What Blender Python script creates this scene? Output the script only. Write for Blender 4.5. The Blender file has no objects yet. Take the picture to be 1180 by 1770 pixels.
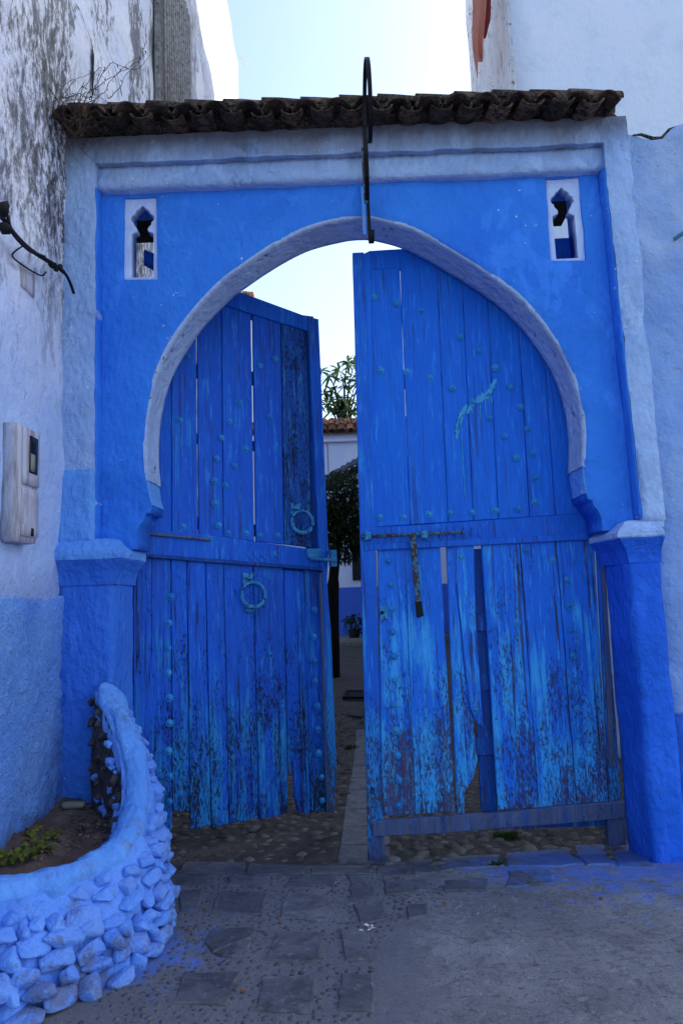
import bpy, bmesh, math, random
import numpy as np
from mathutils import Vector, Matrix, noise, geometry
random.seed(7); np.random.seed(7)
R = math.radians
scn = bpy.context.scene
C = scn.collection

# ------------------------------------------------------------------ camera
PITCH, ROLL, EYE, FOC = R(7.08), R(2.3), 1.6, 1180.0
_X = Vector((1, 0, 0)); _U0 = Vector((0, -math.sin(PITCH), math.cos(PITCH)))
CF = Vector((0, math.cos(PITCH), math.sin(PITCH)))
CR = _X*math.cos(ROLL) - _U0*math.sin(ROLL)
CU = _X*math.sin(ROLL) + _U0*math.cos(ROLL)
cam = bpy.data.cameras.new('camera'); camo = bpy.data.objects.new('camera', cam); C.objects.link(camo)
camo.matrix_world = Matrix(((CR.x, CU.x, -CF.x, 0), (CR.y, CU.y, -CF.y, 0), (CR.z, CU.z, -CF.z, EYE), (0, 0, 0, 1)))
cam.sensor_fit = 'VERTICAL'; cam.sensor_height = 36; cam.lens = FOC/1770*36
cam.clip_start = .05; cam.clip_end = 500
scn.camera = camo
# ------------------------------------------------------------------ sky and sun
SUN_AZ, SUN_EL = R(62), R(40)          # azimuth measured from +Y towards +X
w = bpy.data.worlds.new('World'); scn.world = w; w.use_nodes = True
nt = w.node_tree; nt.nodes.clear()
sky = nt.nodes.new('ShaderNodeTexSky'); sky.sky_type = 'NISHITA'; sky.sun_disc = False
sky.sun_elevation = SUN_EL; sky.sun_rotation = SUN_AZ
sky.dust_density = 1.9; sky.air_density = 1.0; sky.ozone_density = 1.0
bg = nt.nodes.new('ShaderNodeBackground'); bg.inputs[1].default_value = .15
wo = nt.nodes.new('ShaderNodeOutputWorld')
nt.links.new(sky.outputs[0], bg.inputs[0]); nt.links.new(bg.outputs[0], wo.inputs[0])
sl = bpy.data.lights.new('sun', 'SUN'); sl.energy = 3.0; sl.angle = R(.5); sl.color = (1, .95, .88)
so = bpy.data.objects.new('sun', sl); C.objects.link(so)
sd = Vector((math.sin(SUN_AZ)*math.cos(SUN_EL), math.cos(SUN_AZ)*math.cos(SUN_EL), math.sin(SUN_EL)))
so.rotation_euler = sd.to_track_quat('Z', 'Y').to_euler()
vs = scn.view_settings; vs.view_transform = 'Standard'; vs.look = 'None'; vs.gamma = 1; vs.use_curve_mapping = False
scn.display_settings.display_device = 'sRGB'
vs.exposure = 1.42

# ------------------------------------------------------------------ measuring helpers (photograph pixel -> point on a real plane)
def ray(px, py): return CF*FOC + CR*(px-590) - CU*(py-885)
def P(px, py, Y):
    d = ray(px, py); p = d*(Y/d.y); p.z += EYE; return p
def PG(px, py, z=0):
    d = ray(px, py); p = d*((z-EYE)/d.z); p.z += EYE; return p
def PX(px, py, x):
    d = ray(px, py); p = d*(x/d.x); p.z += EYE; return p

# ------------------------------------------------------------------ object helpers
ROOTS = {}
def tag(o, label=None, cat=None, group=None, kind=None):
    if label: o['label'] = label
    if cat: o['category'] = cat
    if group: o['group'] = group
    if kind: o['kind'] = kind
    return o
def empty(name, loc, label, cat, group=None):
    o = bpy.data.objects.new(name, None); C.objects.link(o); o.location = loc
    o.empty_display_size = .1
    ROOTS[o.name] = Vector(loc)
    return tag(o, label, cat, group)
def wloc(o):
    v = Vector((0, 0, 0))
    while o is not None: v += Vector(o.location); o = o.parent
    return v
def obj(name, bm, mat, parent=None, smooth=False, origin=None):
    """bm is in world coordinates; the object gets an origin inside its own shape"""
    me = bpy.data.meshes.new(name)
    if origin is None:
        if len(bm.verts):
            c = Vector((0, 0, 0)); mn = min(v.co.z for v in bm.verts)
            for v in bm.verts: c += v.co
            c /= len(bm.verts); origin = Vector((c.x, c.y, mn))
        else: origin = Vector((0, 0, 0))
    bmesh.ops.translate(bm, verts=bm.verts, vec=-Vector(origin))
    bmesh.ops.recalc_face_normals(bm, faces=bm.faces)
    if smooth:
        for f in bm.faces: f.smooth = True
    bm.to_mesh(me); bm.free()
    if isinstance(mat, (list, tuple)):
        for m in mat: me.materials.append(m)
    else: me.materials.append(mat)
    o = bpy.data.objects.new(name, me); C.objects.link(o)
    if parent is not None:
        o.parent = parent; o.location = Vector(origin) - wloc(parent)
    else: o.location = origin
    return o
def inst(name, me, parent, M4, scale=1.0):
    o = bpy.data.objects.new(name, me); C.objects.link(o)
    if parent is not None: o.parent = parent
    M = M4.copy()
    if parent is not None: M.translation = M.translation - wloc(parent)
    o.matrix_basis = M @ (Matrix.Scale(scale, 4) if isinstance(scale, (int, float)) else Matrix.Diagonal((*scale, 1)))
    return o
def frame(o, x, y, z):
    return Matrix(((x.x, y.x, z.x, o.x), (x.y, y.y, z.y, o.y), (x.z, y.z, z.z, o.z), (0, 0, 0, 1)))
def nz(p, s=1.0, seed=0.0, oct=3):
    return noise.fractal(Vector(p)*s + Vector((seed*7.3, seed*3.1, seed)), 1.0, 2.0, oct)
def smoothit(me, ang=40):
    pass

# ------------------------------------------------------------------ material helpers
class N:
    def __init__(s, name):
        s.m = bpy.data.materials.new(name); s.m.use_nodes = True
        s.t = s.m.node_tree; s.b = s.t.nodes['Principled BSDF']
        s.b.inputs['Specular IOR Level'].default_value = .12
        g = s.t.nodes.new('ShaderNodeNewGeometry'); s.pos = g.outputs['Position']; s.nor = g.outputs['Normal']
        x = s.t.nodes.new('ShaderNodeSeparateXYZ'); s.l(s.pos, x.inputs[0]); s.x, s.y, s.z = x.outputs
        oi = s.t.nodes.new('ShaderNodeObjectInfo'); s.rnd = oi.outputs['Random']
    def l(s, a, b): s.t.links.new(a, b)
    def _in(s, v, sock):
        if isinstance(v, (int, float)): sock.default_value = v
        elif isinstance(v, tuple): sock.default_value = (*v, 1) if len(v) == 3 and sock.type == 'RGBA' else v
        else: s.l(v, sock)
    def vec(s, sc=(1, 1, 1), off=None, rnd=0):
        n = s.t.nodes.new('ShaderNodeVectorMath'); n.operation = 'MULTIPLY'; s.l(s.pos, n.inputs[0]); n.inputs[1].default_value = sc
        o = n.outputs[0]
        if rnd:
            c = s.t.nodes.new('ShaderNodeCombineXYZ')
            m = s.math('MULTIPLY', s.rnd, rnd); s.l(m, c.inputs[0]); s.l(m, c.inputs[1]); s.l(m, c.inputs[2])
            a = s.t.nodes.new('ShaderNodeVectorMath'); a.operation = 'ADD'; s.l(o, a.inputs[0]); s.l(c.outputs[0], a.inputs[1]); o = a.outputs[0]
        return o
    def noise(s, scale, vec=None, detail=4, rough=.55, dist=0):
        n = s.t.nodes.new('ShaderNodeTexNoise'); n.inputs['Scale'].default_value = scale; n.inputs['Detail'].default_value = detail
        n.inputs['Roughness'].default_value = rough; n.inputs['Distortion'].default_value = dist
        s.l(vec if vec is not None else s.pos, n.inputs['Vector']); return n.outputs[0]
    def vor(s, scale, vec=None, feat='F1', rand=1):
        n = s.t.nodes.new('ShaderNodeTexVoronoi'); n.feature = feat; n.inputs['Scale'].default_value = scale
        n.inputs['Randomness'].default_value = rand
        s.l(vec if vec is not None else s.pos, n.inputs['Vector']); return n.outputs['Distance']
    def math(s, op, a, b=0.0, clamp=False):
        n = s.t.nodes.new('ShaderNodeMath'); n.operation = op; n.use_clamp = clamp
        s._in(a, n.inputs[0]); s._in(b, n.inputs[1]); return n.outputs[0]
    def step(s, v, a, b, lo=0.0, hi=1.0):
        n = s.t.nodes.new('ShaderNodeMapRange'); n.inputs[1].default_value = a; n.inputs[2].default_value = b
        n.inputs[3].default_value = lo; n.inputs[4].default_value = hi; s._in(v, n.inputs[0]); return n.outputs[0]
    def mix(s, f, a, b, mode='MIX'):
        n = s.t.nodes.new('ShaderNodeMix'); n.data_type = 'RGBA'; n.blend_type = mode; n.clamp_factor = True
        s._in(f, n.inputs[0]); s._in(a, n.inputs[6]); s._in(b, n.inputs[7]); return n.outputs[2]
    def bump(s, h, strength=.5, dist=.01, prev=None):
        n = s.t.nodes.new('ShaderNodeBump'); n.inputs['Strength'].default_value = strength; n.inputs['Distance'].default_value = dist
        s.l(h, n.inputs['Height'])
        if prev is not None: s.l(prev, n.inputs['Normal'])
        return n.outputs[0]
    def done(s, col, rough=.85, bump=None, metal=0, spec=None):
        s._in(col, s.b.inputs['Base Color']); s._in(rough, s.b.inputs['Roughness']); s.b.inputs['Metallic'].default_value = metal
        if spec is not None: s.b.inputs['Specular IOR Level'].default_value = spec
        if bump is not None: s.l(bump, s.b.inputs['Normal'])
        return s.m

def azure(c):   # blue pigments: a little greener and stronger
    if c[2] > 4*c[0]: return (c[0]*.85, c[1]*1.12, min(.92, c[2]*1.12))
    return (c[0]*.98, c[1]*1.06, c[2]*1.03) if c[2] > 1.25*c[0] else c
def plaster(name, c1, c2, chip=(.75, .75, .78), chips=.06, lump=1.0, dirt=.0, patch=1.0, dirtc=(.05, .045, .045), soot=None):
    c1, c2 = azure(c1), azure(c2)
    n = N(name)
    big = n.noise(1.1, detail=3); brush = n.noise(6, n.vec((1, 1, .25)), 5)
    col = n.mix(n.step(big, .35, .65), c1, c2)
    col = n.mix(n.step(brush, .42, .66, 0, .45), col, c2)
    col = n.mix(n.step(n.noise(3.1, n.vec((1, 1, .6)), 5, .6, .8), .56, .60, 0, .30*patch), col, tuple(min(1, x*1.35+.02) for x in c2))
    dk = n.mix(n.step(n.noise(2.3, detail=6, rough=.65), .52, .72, 0, .32), col, tuple(x*.62 for x in c1))
    med = n.noise(11, detail=5); fine = n.noise(70, detail=3)
    dab = n.vor(26, n.vec((1, 1, .55)))
    ch = n.step(n.math('ADD', n.noise(17, detail=4, rough=.6), n.math('MULTIPLY', n.noise(2.2, detail=2), .35)), .93-chips, .95-chips)
    col = n.mix(ch, dk, chip)
    if dirt:
        d = n.step(n.noise(5, n.vec((1.6, 1.6, .5)), 8, .75), .62-dirt*.2, .72-dirt*.1)
        d = n.math('MULTIPLY', d, n.step(n.noise(.9, detail=3), .4, .6))
        col = n.mix(n.math('MULTIPLY', d, .8), col, dirtc)
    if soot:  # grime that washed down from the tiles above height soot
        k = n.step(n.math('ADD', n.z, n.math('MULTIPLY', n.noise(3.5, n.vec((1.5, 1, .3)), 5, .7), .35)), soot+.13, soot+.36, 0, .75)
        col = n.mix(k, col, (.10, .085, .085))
    ck = n.math('MULTIPLY', n.step(n.math('ABSOLUTE', n.math('SUBTRACT', n.noise(3.4, detail=7, rough=.62), .5)), .005, .001), n.step(n.noise(1.3, detail=2), .55, .62))
    col = n.mix(n.math('MULTIPLY', ck, .06), col, tuple(x*.35 for x in c1))
    col = n.mix(n.step(n.noise(8, detail=8, rough=.8), .58, .70, 0, .34), col, tuple(x*.55+.05 for x in c1))
    h = n.math('ADD', n.math('MULTIPLY', med, 1.0), n.math('MULTIPLY', dab, .3))
    h = n.math('SUBTRACT', h, n.math('MULTIPLY', ck, .15))
    h = n.math('ADD', h, n.math('MULTIPLY', n.noise(28, n.vec((1, 1, .7)), 5, .6, .6), .5))
    h = n.math('SUBTRACT', h, n.math('MULTIPLY', ch, .25))
    b = n.bump(h, .9*lump, .03); b = n.bump(fine, .5, .004, b)
    return n.done(col, .8, b)

def paintwood(name, base, dark, turq, peel, turqamt=.5, zgrad=0.0, bare=(.045, .03, .05), grey=0.0, zref=1.4):
    """old layered paint on planks: blue over turquoise over bare dark wood"""
    base, dark, turq = [tuple(x*1.15 for x in azure(c)) for c in (base, dark, turq)]
    n = N(name)
    v = n.vec((1, 1, .06), rnd=37); v2 = n.vec((1, 1, .3), rnd=53)
    streak = n.noise(22, v, 6, .65); blot = n.noise(3.2, v2, 5, .6); speck = n.noise(95, n.vec((1, 1, .30), rnd=11), 7, .8, .4)
    grain = n.noise(90, n.vec((1, 1, .04), rnd=19), 4, .6)
    low = n.step(n.math('ADD', n.z, n.math('MULTIPLY', n.math('SUBTRACT', n.noise(2, detail=3), .5), 1.2)), zref, 0.05)  # more wear near the ground
    col = n.mix(n.step(blot, .38, .64), base, dark)
    col = n.mix(n.step(n.rnd, 0, 1, 0, .35), col, dark)
    tm = n.math('ADD', n.math('MULTIPLY', n.step(streak, .3, .7), .5), n.math('MULTIPLY', n.step(n.noise(4.3, v2, 6, .7), .3, .7), .5))
    tm = n.math('ADD', tm, n.math('MULTIPLY', low, zgrad*.30))
    tmask = n.step(tm, .80-turqamt*.45, .92-turqamt*.3)
    col = n.mix(n.math('MULTIPLY', tmask, .9), col, turq)
    pm = n.math('ADD', n.math('MULTIPLY', speck, .70), n.math('MULTIPLY', n.noise(7, n.vec((1, 1, .30), rnd=29), 5, .6), .30))
    pm = n.math('ADD', pm, n.math('MULTIPLY', low, zgrad*.085))
    pk = n.step(pm, .665-peel*.15, .685-peel*.15)
    bcol = n.mix(n.step(streak, .35, .65), bare, tuple(min(1, x*1.6) for x in bare))
    col = n.mix(pk, col, bcol)
    ln = n.math('ADD', n.math('MULTIPLY', n.noise(55, n.vec((1, 1, .022), rnd=91), 3, .6), .75), n.math('MULTIPLY', n.noise(3, n.vec((1, 1, .4), rnd=67), 4), .30))
    col = n.mix(n.step(ln, .60, .65, 0, min(.9, .35+peel)), col, tuple(x*.7 for x in bare))
    if grey: col = n.mix(n.step(streak, .6-grey*.3, .75-grey*.2, 0, .9), col, (.10, .12, .20))
    col = n.mix(n.step(grain, .50, .72, 0, .55), col, tuple(x*.45 for x in dark))
    col = n.mix(n.step(n.noise(45, n.vec((1, 1, .10), rnd=71), 5, .7), .56, .66, 0, .35), col, tuple(min(1, x*1.5+.02) for x in turq))
    col = n.mix(n.step(n.noise(2.6, n.vec((1, 1, .5), rnd=13), 6, .75), .58, .70, 0, .30), col, (.02, .05, .32))
    h = n.math('ADD', n.math('MULTIPLY', grain, .5), n.math('MULTIPLY', streak, .8))
    h = n.math('SUBTRACT', h, n.math('MULTIPLY', pk, .45)); h = n.math('SUBTRACT', h, n.math('MULTIPLY', tmask, .10))
    b = n.bump(h, .8, .008)
    r = n.step(pk, 0, 1, .5, .85)
    return n.done(col, r, b, spec=.14)

BLUE = (.032, .150, .62); BLUE2 = (.045, .19, .67); PALE = (.25, .36, .66); PALE2 = (.36, .47, .76)
M = {}
M['field'] = plaster('blue limewash', BLUE, (.05, .20, .68), chips=.04, lump=.7)
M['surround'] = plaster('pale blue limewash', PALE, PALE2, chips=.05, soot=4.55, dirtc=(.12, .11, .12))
M['soffit'] = plaster('greyish arch limewash', (.29, .38, .66), (.38, .46, .70), chip=(.10, .09, .10), chips=.07)
M['footblue'] = plaster('mid blue limewash', (.13, .28, .70), (.17, .33, .76), chips=.03)
M['pier'] = plaster('deep blue limewash', (.04, .13, .58), (.06, .18, .64), chips=.04)
M['pierR'] = plaster('bright deep blue limewash', (.022, .10, .58), (.026, .13, .64), chip=(.16, .09, .10), chips=.03)
M['screen'] = plaster('pale screen limewash', (.42, .50, .85), (.5, .57, .85), chips=.03, lump=.5)

def wall_left_mat():
    n = N('old left wall')
    med = n.noise(9, detail=6, rough=.6); fine = n.noise(60, detail=3)
    wob = n.math('MULTIPLY', n.math('SUBTRACT', n.noise(3, detail=4), .5), .10)
    zz = n.math('ADD', n.z, wob)
    pale = n.mix(n.step(n.noise(1.4, detail=4), .35, .65), (.30, .42, .72), (.40, .52, .78))
    pale = n.mix(n.step(n.noise(6, detail=6, rough=.7), .55, .72, 0, .35), pale, (.42, .40, .48))
    blue = n.mix(n.step(n.noise(2.5, detail=5), .35, .65), (.13, .31, .85), (.20, .42, .92))
    white = n.mix(n.step(n.noise(2, detail=5), .35, .65), (.62, .66, .80), (.74, .75, .80))
    up = n.step(n.math('ADD', n.z, n.math('MULTIPLY', n.noise(1.3, detail=4), 1.4)), 3.6, 4.8)
    col = n.mix(up, pale, white)
    lowm = n.step(n.math('ADD', zz, n.math('MULTIPLY', n.noise(22, detail=4), .04)), 1.670, 1.705)
    col = n.mix(lowm, blue, col)
    # black mould: streaks running down, strongest on the old upper plaster
    v = n.vec((1.3, 1.3, .6))
    m1 = n.noise(13, v, 10, .8); m2 = n.noise(1.5, n.vec((1, 1, .4)), 5, .65)
    gate = n.step(n.z, 2.6, 4.0)
    mm = n.math('ADD', n.math('MULTIPLY', m1, .55), n.math('MULTIPLY', m2, .53))
    mould = n.math('MULTIPLY', n.step(mm, .548, .59), gate)
    col = n.mix(n.math('MULTIPLY', mould, .80), col, (.06, .056, .058))
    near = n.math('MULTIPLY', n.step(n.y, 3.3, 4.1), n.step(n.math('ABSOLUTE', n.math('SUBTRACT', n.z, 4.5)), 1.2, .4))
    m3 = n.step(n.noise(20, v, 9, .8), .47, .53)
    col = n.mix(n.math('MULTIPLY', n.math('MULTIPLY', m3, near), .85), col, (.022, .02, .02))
    peel = n.step(n.math('ADD', n.noise(14, detail=5, rough=.6), n.math('MULTIPLY', n.noise(2, detail=2), .3)), .82, .84)
    col = n.mix(n.math('MULTIPLY', peel, n.math('MULTIPLY', lowm, .7)), col, (.30, .24, .24))
    earth = n.step(n.math('ADD', n.z, n.math('MULTIPLY', n.noise(8, detail=4), .3)), .66, .50)   # soil splashed up from the planter
    col = n.mix(n.math('MULTIPLY', earth, .8), col, (.07, .05, .04))
    stucco = n.math('MULTIPLY', n.noise(46, detail=4, rough=.65), n.step(zz, 1.9, 1.5))
    b = n.bump(med, .9, .04); b = n.bump(stucco, 1.0, .05, b); b = n.bump(n.math('SUBTRACT', fine, n.math('MULTIPLY', mould, 1)), .4, .004, b)
    return n.done(col, .88, b)
M['wall_left'] = wall_left_mat()
M['white_lit'] = plaster('clean white limewash', (.78, .78, .80), (.82, .82, .83), chips=.02)
M['right_house'] = plaster('pale lilac house paint', (.62, .67, .80), (.68, .72, .82), chips=-.05, lump=.35, patch=0.0)
def wall_right_mat():
    n = N('right wall limewash')
    pale = n.mix(n.step(n.noise(1.6, detail=4), .35, .65), (.19, .33, .68), (.27, .42, .74))
    white = n.mix(n.step(n.noise(4, detail=5), .4, .6), (.27, .40, .68), (.36, .48, .72))
    up = n.step(n.math('ADD', n.z, n.math('MULTIPLY', n.noise(2, detail=4), .5)), 3.8, 4.2)
    col = n.mix(up, pale, white)
    dado = n.step(n.math('ADD', n.z, n.math('MULTIPLY', n.noise(3), .05)), .83, .81)
    col = n.mix(dado, col, (.05, .17, .66))
    sp = n.math('MULTIPLY', n.step(n.noise(16, detail=7, rough=.75), .60, .70), n.step(n.z, 3.6, 4.6))
    col = n.mix(n.math('MULTIPLY', sp, .7), col, (.08, .08, .10))
    b = n.bump(n.noise(9, detail=7, rough=.6), 1.0, .06); b = n.bump(n.noise(60), .35, .003, b)
    return n.done(col, .85, b)
M['wall_right'] = wall_right_mat()
def inner_mat():
    n = N('courtyard wall limewash')
    col = n.mix(n.step(n.noise(1, detail=4), .35, .65), (.50, .54, .74), (.58, .60, .78))
    col = n.mix(n.step(n.z, 1.85, 1.83), col, (.05, .12, .55))
    return n.done(col, .85, n.bump(n.noise(6, detail=5), .5, .02))
M['inner'] = inner_mat()
M['upper'] = lambda: 0

def tile_mat(name, c1, c2, lich=.4, dark=(.02, .016, .014)):
    n = N(name)
    col = n.mix(n.step(n.rnd, .2, .8), c1, c2)
    col = n.mix(n.step(n.rnd, .80, .82), col, tuple(x*1.8 for x in c2))
    col = n.mix(n.step(n.noise(14, detail=8, rough=.75), .42, .56), col, dark)
    li = n.step(n.noise(60, n.vec(rnd=9), 5, .75), .62-lich*.12, .66-lich*.08)
    col = n.mix(n.math('MULTIPLY', li, .55), col, (.22, .20, .17))
    b = n.bump(n.noise(40, detail=6, rough=.75), 1.0, .02)
    return n.done(col, .9, b)
M['tile'] = tile_mat('old dark clay tile', (.062, .044, .037), (.125, .078, .058))
M['tile_top'] = tile_mat('lichened ridge tile', (.085, .06, .048), (.13, .09, .07), .7)
M['tile_far'] = tile_mat('courtyard clay tile', (.20, .09, .05), (.30, .14, .08), .2, (.06, .03, .02))
def simple(name, c, rough=.7, var=.35, sc=12, bump=.3, metal=0, dist=.004):
    n = N(name); k = n.step(n.noise(sc, detail=5, rough=.65), .35, .7)
    return n.done(n.mix(k, c, tuple(x*(1-var) for x in c)), rough, n.bump(n.noise(sc*4, detail=4), bump, dist), metal)
M['iron'] = simple('black painted iron', (.012, .012, .014), .55, .4, 30)
M['rubber'] = simple('black cable', (.012, .012, .013), .6)
M['mortar'] = tile_mat('lichened roof mortar', (.05, .042, .036), (.06, .05, .045), .9)
M['darkwood'] = simple('dark roof boards', (.04, .03, .025), .9)
M['twig'] = simple('dry twig', (.09, .06, .05), .9)
M['deadleaf'] = simple('dead leaf', (.07, .05, .045), .9)
M['meter'] = None
def meter_mat():
    n = N('weathered white meter casing')
    col = n.mix(n.step(n.noise(14, n.vec((1, 1, .15)), 6, .7), .48, .66), (.42, .43, .52), (.20, .19, .21))
    col = n.mix(n.step(n.noise(20, detail=5, rough=.7), .66, .70), col, (.08, .075, .07))
    return n.done(col, .6, n.bump(n.noise(30), .2, .003))
M['meter'] = meter_mat()
M['glass_dark'] = simple('dark meter window', (.01, .01, .012), .25)
M['paper'] = simple('grubby paper', (.25, .24, .2), .8)
M['wood_up_l'] = paintwood('upper left planks', (.006, .060, .40), (.009, .085, .46), (.02, .18, .50), .28, .30, .25, zref=3.2)
M['wood_speck'] = paintwood('speckled plank', (.008, .065, .34), (.008, .06, .26), (.03, .20, .44), .95, .5, .1, bare=(.012, .012, .03))
M['wood_lo_l'] = paintwood('lower left planks', (.009, .085, .48), (.008, .062, .36), (.018, .165, .42), .60, .36, .95, bare=(.012, .014, .035), zref=1.5)
M['wood_up_r'] = paintwood('upper right planks', (.007, .092, .50), (.010, .115, .53), (.02, .17, .56), .12, .16, .2, zref=3)
M['wood_lo_r'] = paintwood('lower right planks', (.012, .11, .54), (.016, .13, .58), (.048, .29, .64), .55, .52, 1.2, bare=(.055, .045, .095), zref=1.5)
M['wood_rail'] = paintwood('gate rails', (.007, .075, .44), (.010, .095, .48), (.025, .20, .50), .35, .32, .3)
M['wood_stile'] = paintwood('worn stile', (.008, .075, .42), (.012, .10, .48), (.03, .22, .54), .4, .40, 1.5, bare=(.05, .045, .075), zref=1.7)
M['wood_grey'] = paintwood('greyed batten', (.03, .07, .24), (.035, .055, .17), (.04, .10, .28), .6, .2, .2, bare=(.05, .045, .07), grey=1.0)
M['wood_behind'] = paintwood('back brace', (.006, .04, .22), (.006, .04, .20), (.015, .15, .34), .2, .25, .3)
def metal_paint():
    n = N('turquoise painted ironwork')
    col = n.mix(n.step(n.noise(20, detail=4), .35, .65), (.02, .17, .42), (.05, .28, .52))
    col = n.mix(n.step(n.noise(38, n.vec(rnd=23), 5, .7), .56, .60), col, (.03, .02, .02))
    return n.done(col, .6, n.bump(n.noise(50), .8, .008))
M['ironwork'] = metal_paint()
def stud_mat():
    n = N('painted stud')
    col = n.mix(n.rnd, (.018, .17, .52), (.042, .28, .60))
    col = n.mix(n.step(n.noise(70, n.vec(rnd=23), 4, .6), .62, .66), col, (.04, .025, .02))
    return n.done(col, .55, n.bump(n.noise(60), .4, .003))
M['stud'] = stud_mat()
def rusty():
    n = N('rusty bolt'); 
    col = n.mix(n.step(n.noise(40, detail=5), .45, .55), (.05, .16, .26), (.06, .035, .025))
    return n.done(col, .7, n.bump(n.noise(60), .5, .004))
M['rusty'] = rusty()

def planter_mat():
    n = N('painted rubble')
    col = n.mix(n.step(n.noise(3, detail=4), .35, .65), (.10, .26, .76), (.16, .35, .86))
    col = n.mix(n.step(n.rnd, .3, 1, 0, .5), col, (.17, .28, .64))
    rub = n.step(n.math('ADD', n.noise(7, detail=6, rough=.7), n.math('MULTIPLY', n.step(n.z, .45, .0), .13)), .60, .70)
    col = n.mix(n.math('MULTIPLY', rub, .7), col, (.13, .13, .18))
    b = n.bump(n.noise(16, detail=6, rough=.6), .9, .04); b = n.bump(n.noise(80), .4, .004, b)
    return n.done(col, .8, b)
M['planter'] = planter_mat()
M['rim'] = plaster('planter rim limewash', (.11, .24, .64), (.16, .31, .72), chip=(.22, .2, .2), chips=.06, lump=.8, dirt=.5, dirtc=(.14, .14, .2))
def soil_mat():
    n = N('dry soil'); col = n.mix(n.step(n.noise(5, detail=6), .35, .65), (.10, .068, .055), (.20, .14, .115))
    col = n.mix(n.step(n.noise(60, detail=4), .62, .68), col, (.22, .18, .16))
    return n.done(col, .95, n.bump(n.noise(25, detail=8, rough=.7), .9, .03))
M['soil'] = soil_mat()
M['rubble'] = simple('bare rubble', (.09, .08, .095), .95, .6, 9, .8, dist=.02)

def ground_mat():
    n = N('street surface')
    conc = n.mix(n.step(n.noise(1.7, detail=6, rough=.65), .36, .64), (.16, .163, .175), (.27, .27, .28))
    conc = n.mix(n.step(n.noise(6.5, detail=9, rough=.75, dist=.4), .52, .66, 0, .8), conc, (.10, .10, .108))
    conc = n.mix(n.step(n.vor(30), .20, .10, 0, .55), conc, (.07, .065, .065))
    conc = n.mix(n.step(n.noise(45, detail=5, rough=.7), .62, .70, 0, .7), conc, (.40, .40, .41))
    conc = n.mix(n.step(n.noise(30, n.vec((.6, 1.3, 1)), 7, .8), .555, .60, 0, .75), conc, (.055, .055, .06))
    conc = n.mix(n.step(n.noise(13, detail=8, rough=.8), .56, .62, 0, .5), conc, (.40, .40, .42))
    conc = n.mix(n.step(n.noise(3.3, detail=9, rough=.8, dist=1), .53, .57, 0, .45), conc, (.11, .105, .11))
    crack = n.step(n.math('ABSOLUTE', n.math('SUBTRACT', n.noise(2.6, detail=7, rough=.6), .5)), .006, .0, 0, .6)
    conc = n.mix(crack, conc, (.04, .04, .04))
    dirt = n.mix(n.step(n.noise(7, detail=6), .35, .65), (.038, .03, .025), (.075, .06, .048))
    dirt = n.mix(n.step(n.noise(50, detail=4), .62, .68, 0, .6), dirt, (.2, .17, .14))
    col = n.mix(n.step(n.math('ADD', n.y, n.math('MULTIPLY', n.noise(4), .3)), 4.55, 4.7), conc, dirt)
    # mortar of the pebble strips is browner
    strip = n.math('MULTIPLY', n.step(n.math('ADD', n.x, n.math('MULTIPLY', n.noise(3), .4)), .62, .35), n.step(n.y, 4.4, 4.3))
    col = n.mix(n.math('MULTIPLY', strip, .75), col, (.145, .148, .17))
    # blue limewash trodden and dripped on the ground by the planter and right pier
    sp = n.noise(9, detail=8, rough=.75)
    def spot(cx, cy, r0, r1):
        dx = n.math('SUBTRACT', n.x, cx); dy = n.math('SUBTRACT', n.y, cy)
        return n.step(n.math('SQRT', n.math('ADD', n.math('MULTIPLY', dx, dx), n.math('MULTIPLY', n.math('MULTIPLY', dy, dy), 2.2))), r0, r1)
    k = n.math('MAXIMUM', spot(1.75, 4.2, 1.45, .1), n.math('MAXIMUM', spot(-1.25, 3.4, .85, .25), spot(.95, 4.2, .7, .0)))
    bl = n.step(n.math('ADD', n.math('MULTIPLY', k, .36), n.math('MULTIPLY', sp, 1.15)), .76, .88)
    bl = n.math('MULTIPLY', bl, n.step(n.y, 4.8, 4.5))
    col = n.mix(n.math('MULTIPLY', bl, .75), col, (.08, .20, .66))
    b = n.bump(n.noise(5, detail=9, rough=.68), .9, .05); b = n.bump(n.noise(60, detail=6, rough=.7), .9, .012, b)
    return n.done(col, .75, b, spec=.4)
M['ground'] = ground_mat()
def slab_mat():
    n = N('dark slate paving')
    col = n.mix(n.step(n.rnd, 0, 1), (.085, .087, .098), (.135, .136, .148))
    col = n.mix(n.step(n.noise(7, n.vec(rnd=3), 9, .78), .42, .60), col, (.05, .05, .056))
    col = n.mix(n.step(n.noise(30, detail=7, rough=.8), .56, .62, 0, .5), col, (.26, .26, .27))
    col = n.mix(n.step(n.noise(38, detail=5, rough=.7), .63, .70, 0, .6), col, (.20, .19, .19))
    sp = n.noise(9, detail=8, rough=.75)
    def spot(cx, cy, r0, r1):
        dx = n.math('SUBTRACT', n.x, cx); dy = n.math('SUBTRACT', n.y, cy)
        return n.step(n.math('SQRT', n.math('ADD', n.math('MULTIPLY', dx, dx), n.math('MULTIPLY', n.math('MULTIPLY', dy, dy), 2.2))), r0, r1)
    k = n.math('MAXIMUM', spot(1.5, 4.4, 1.6, .2), n.math('MAXIMUM', spot(-1.15, 3.6, .7, .2), spot(.95, 4.3, .6, .0)))
    bl = n.step(n.math('ADD', n.math('MULTIPLY', k, .40), n.math('MULTIPLY', sp, 1.0)), .70, .84)
    col = n.mix(n.math('MULTIPLY', bl, .62), col, (.07, .17, .52))
    b = n.bump(n.noise(4, n.vec((1, 1, 1), rnd=7), 7, .6), .6, .02); b = n.bump(n.noise(50, detail=5), .4, .004, b)
    return n.done(col, .6, b, spec=.4)
M['slab'] = slab_mat()
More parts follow.
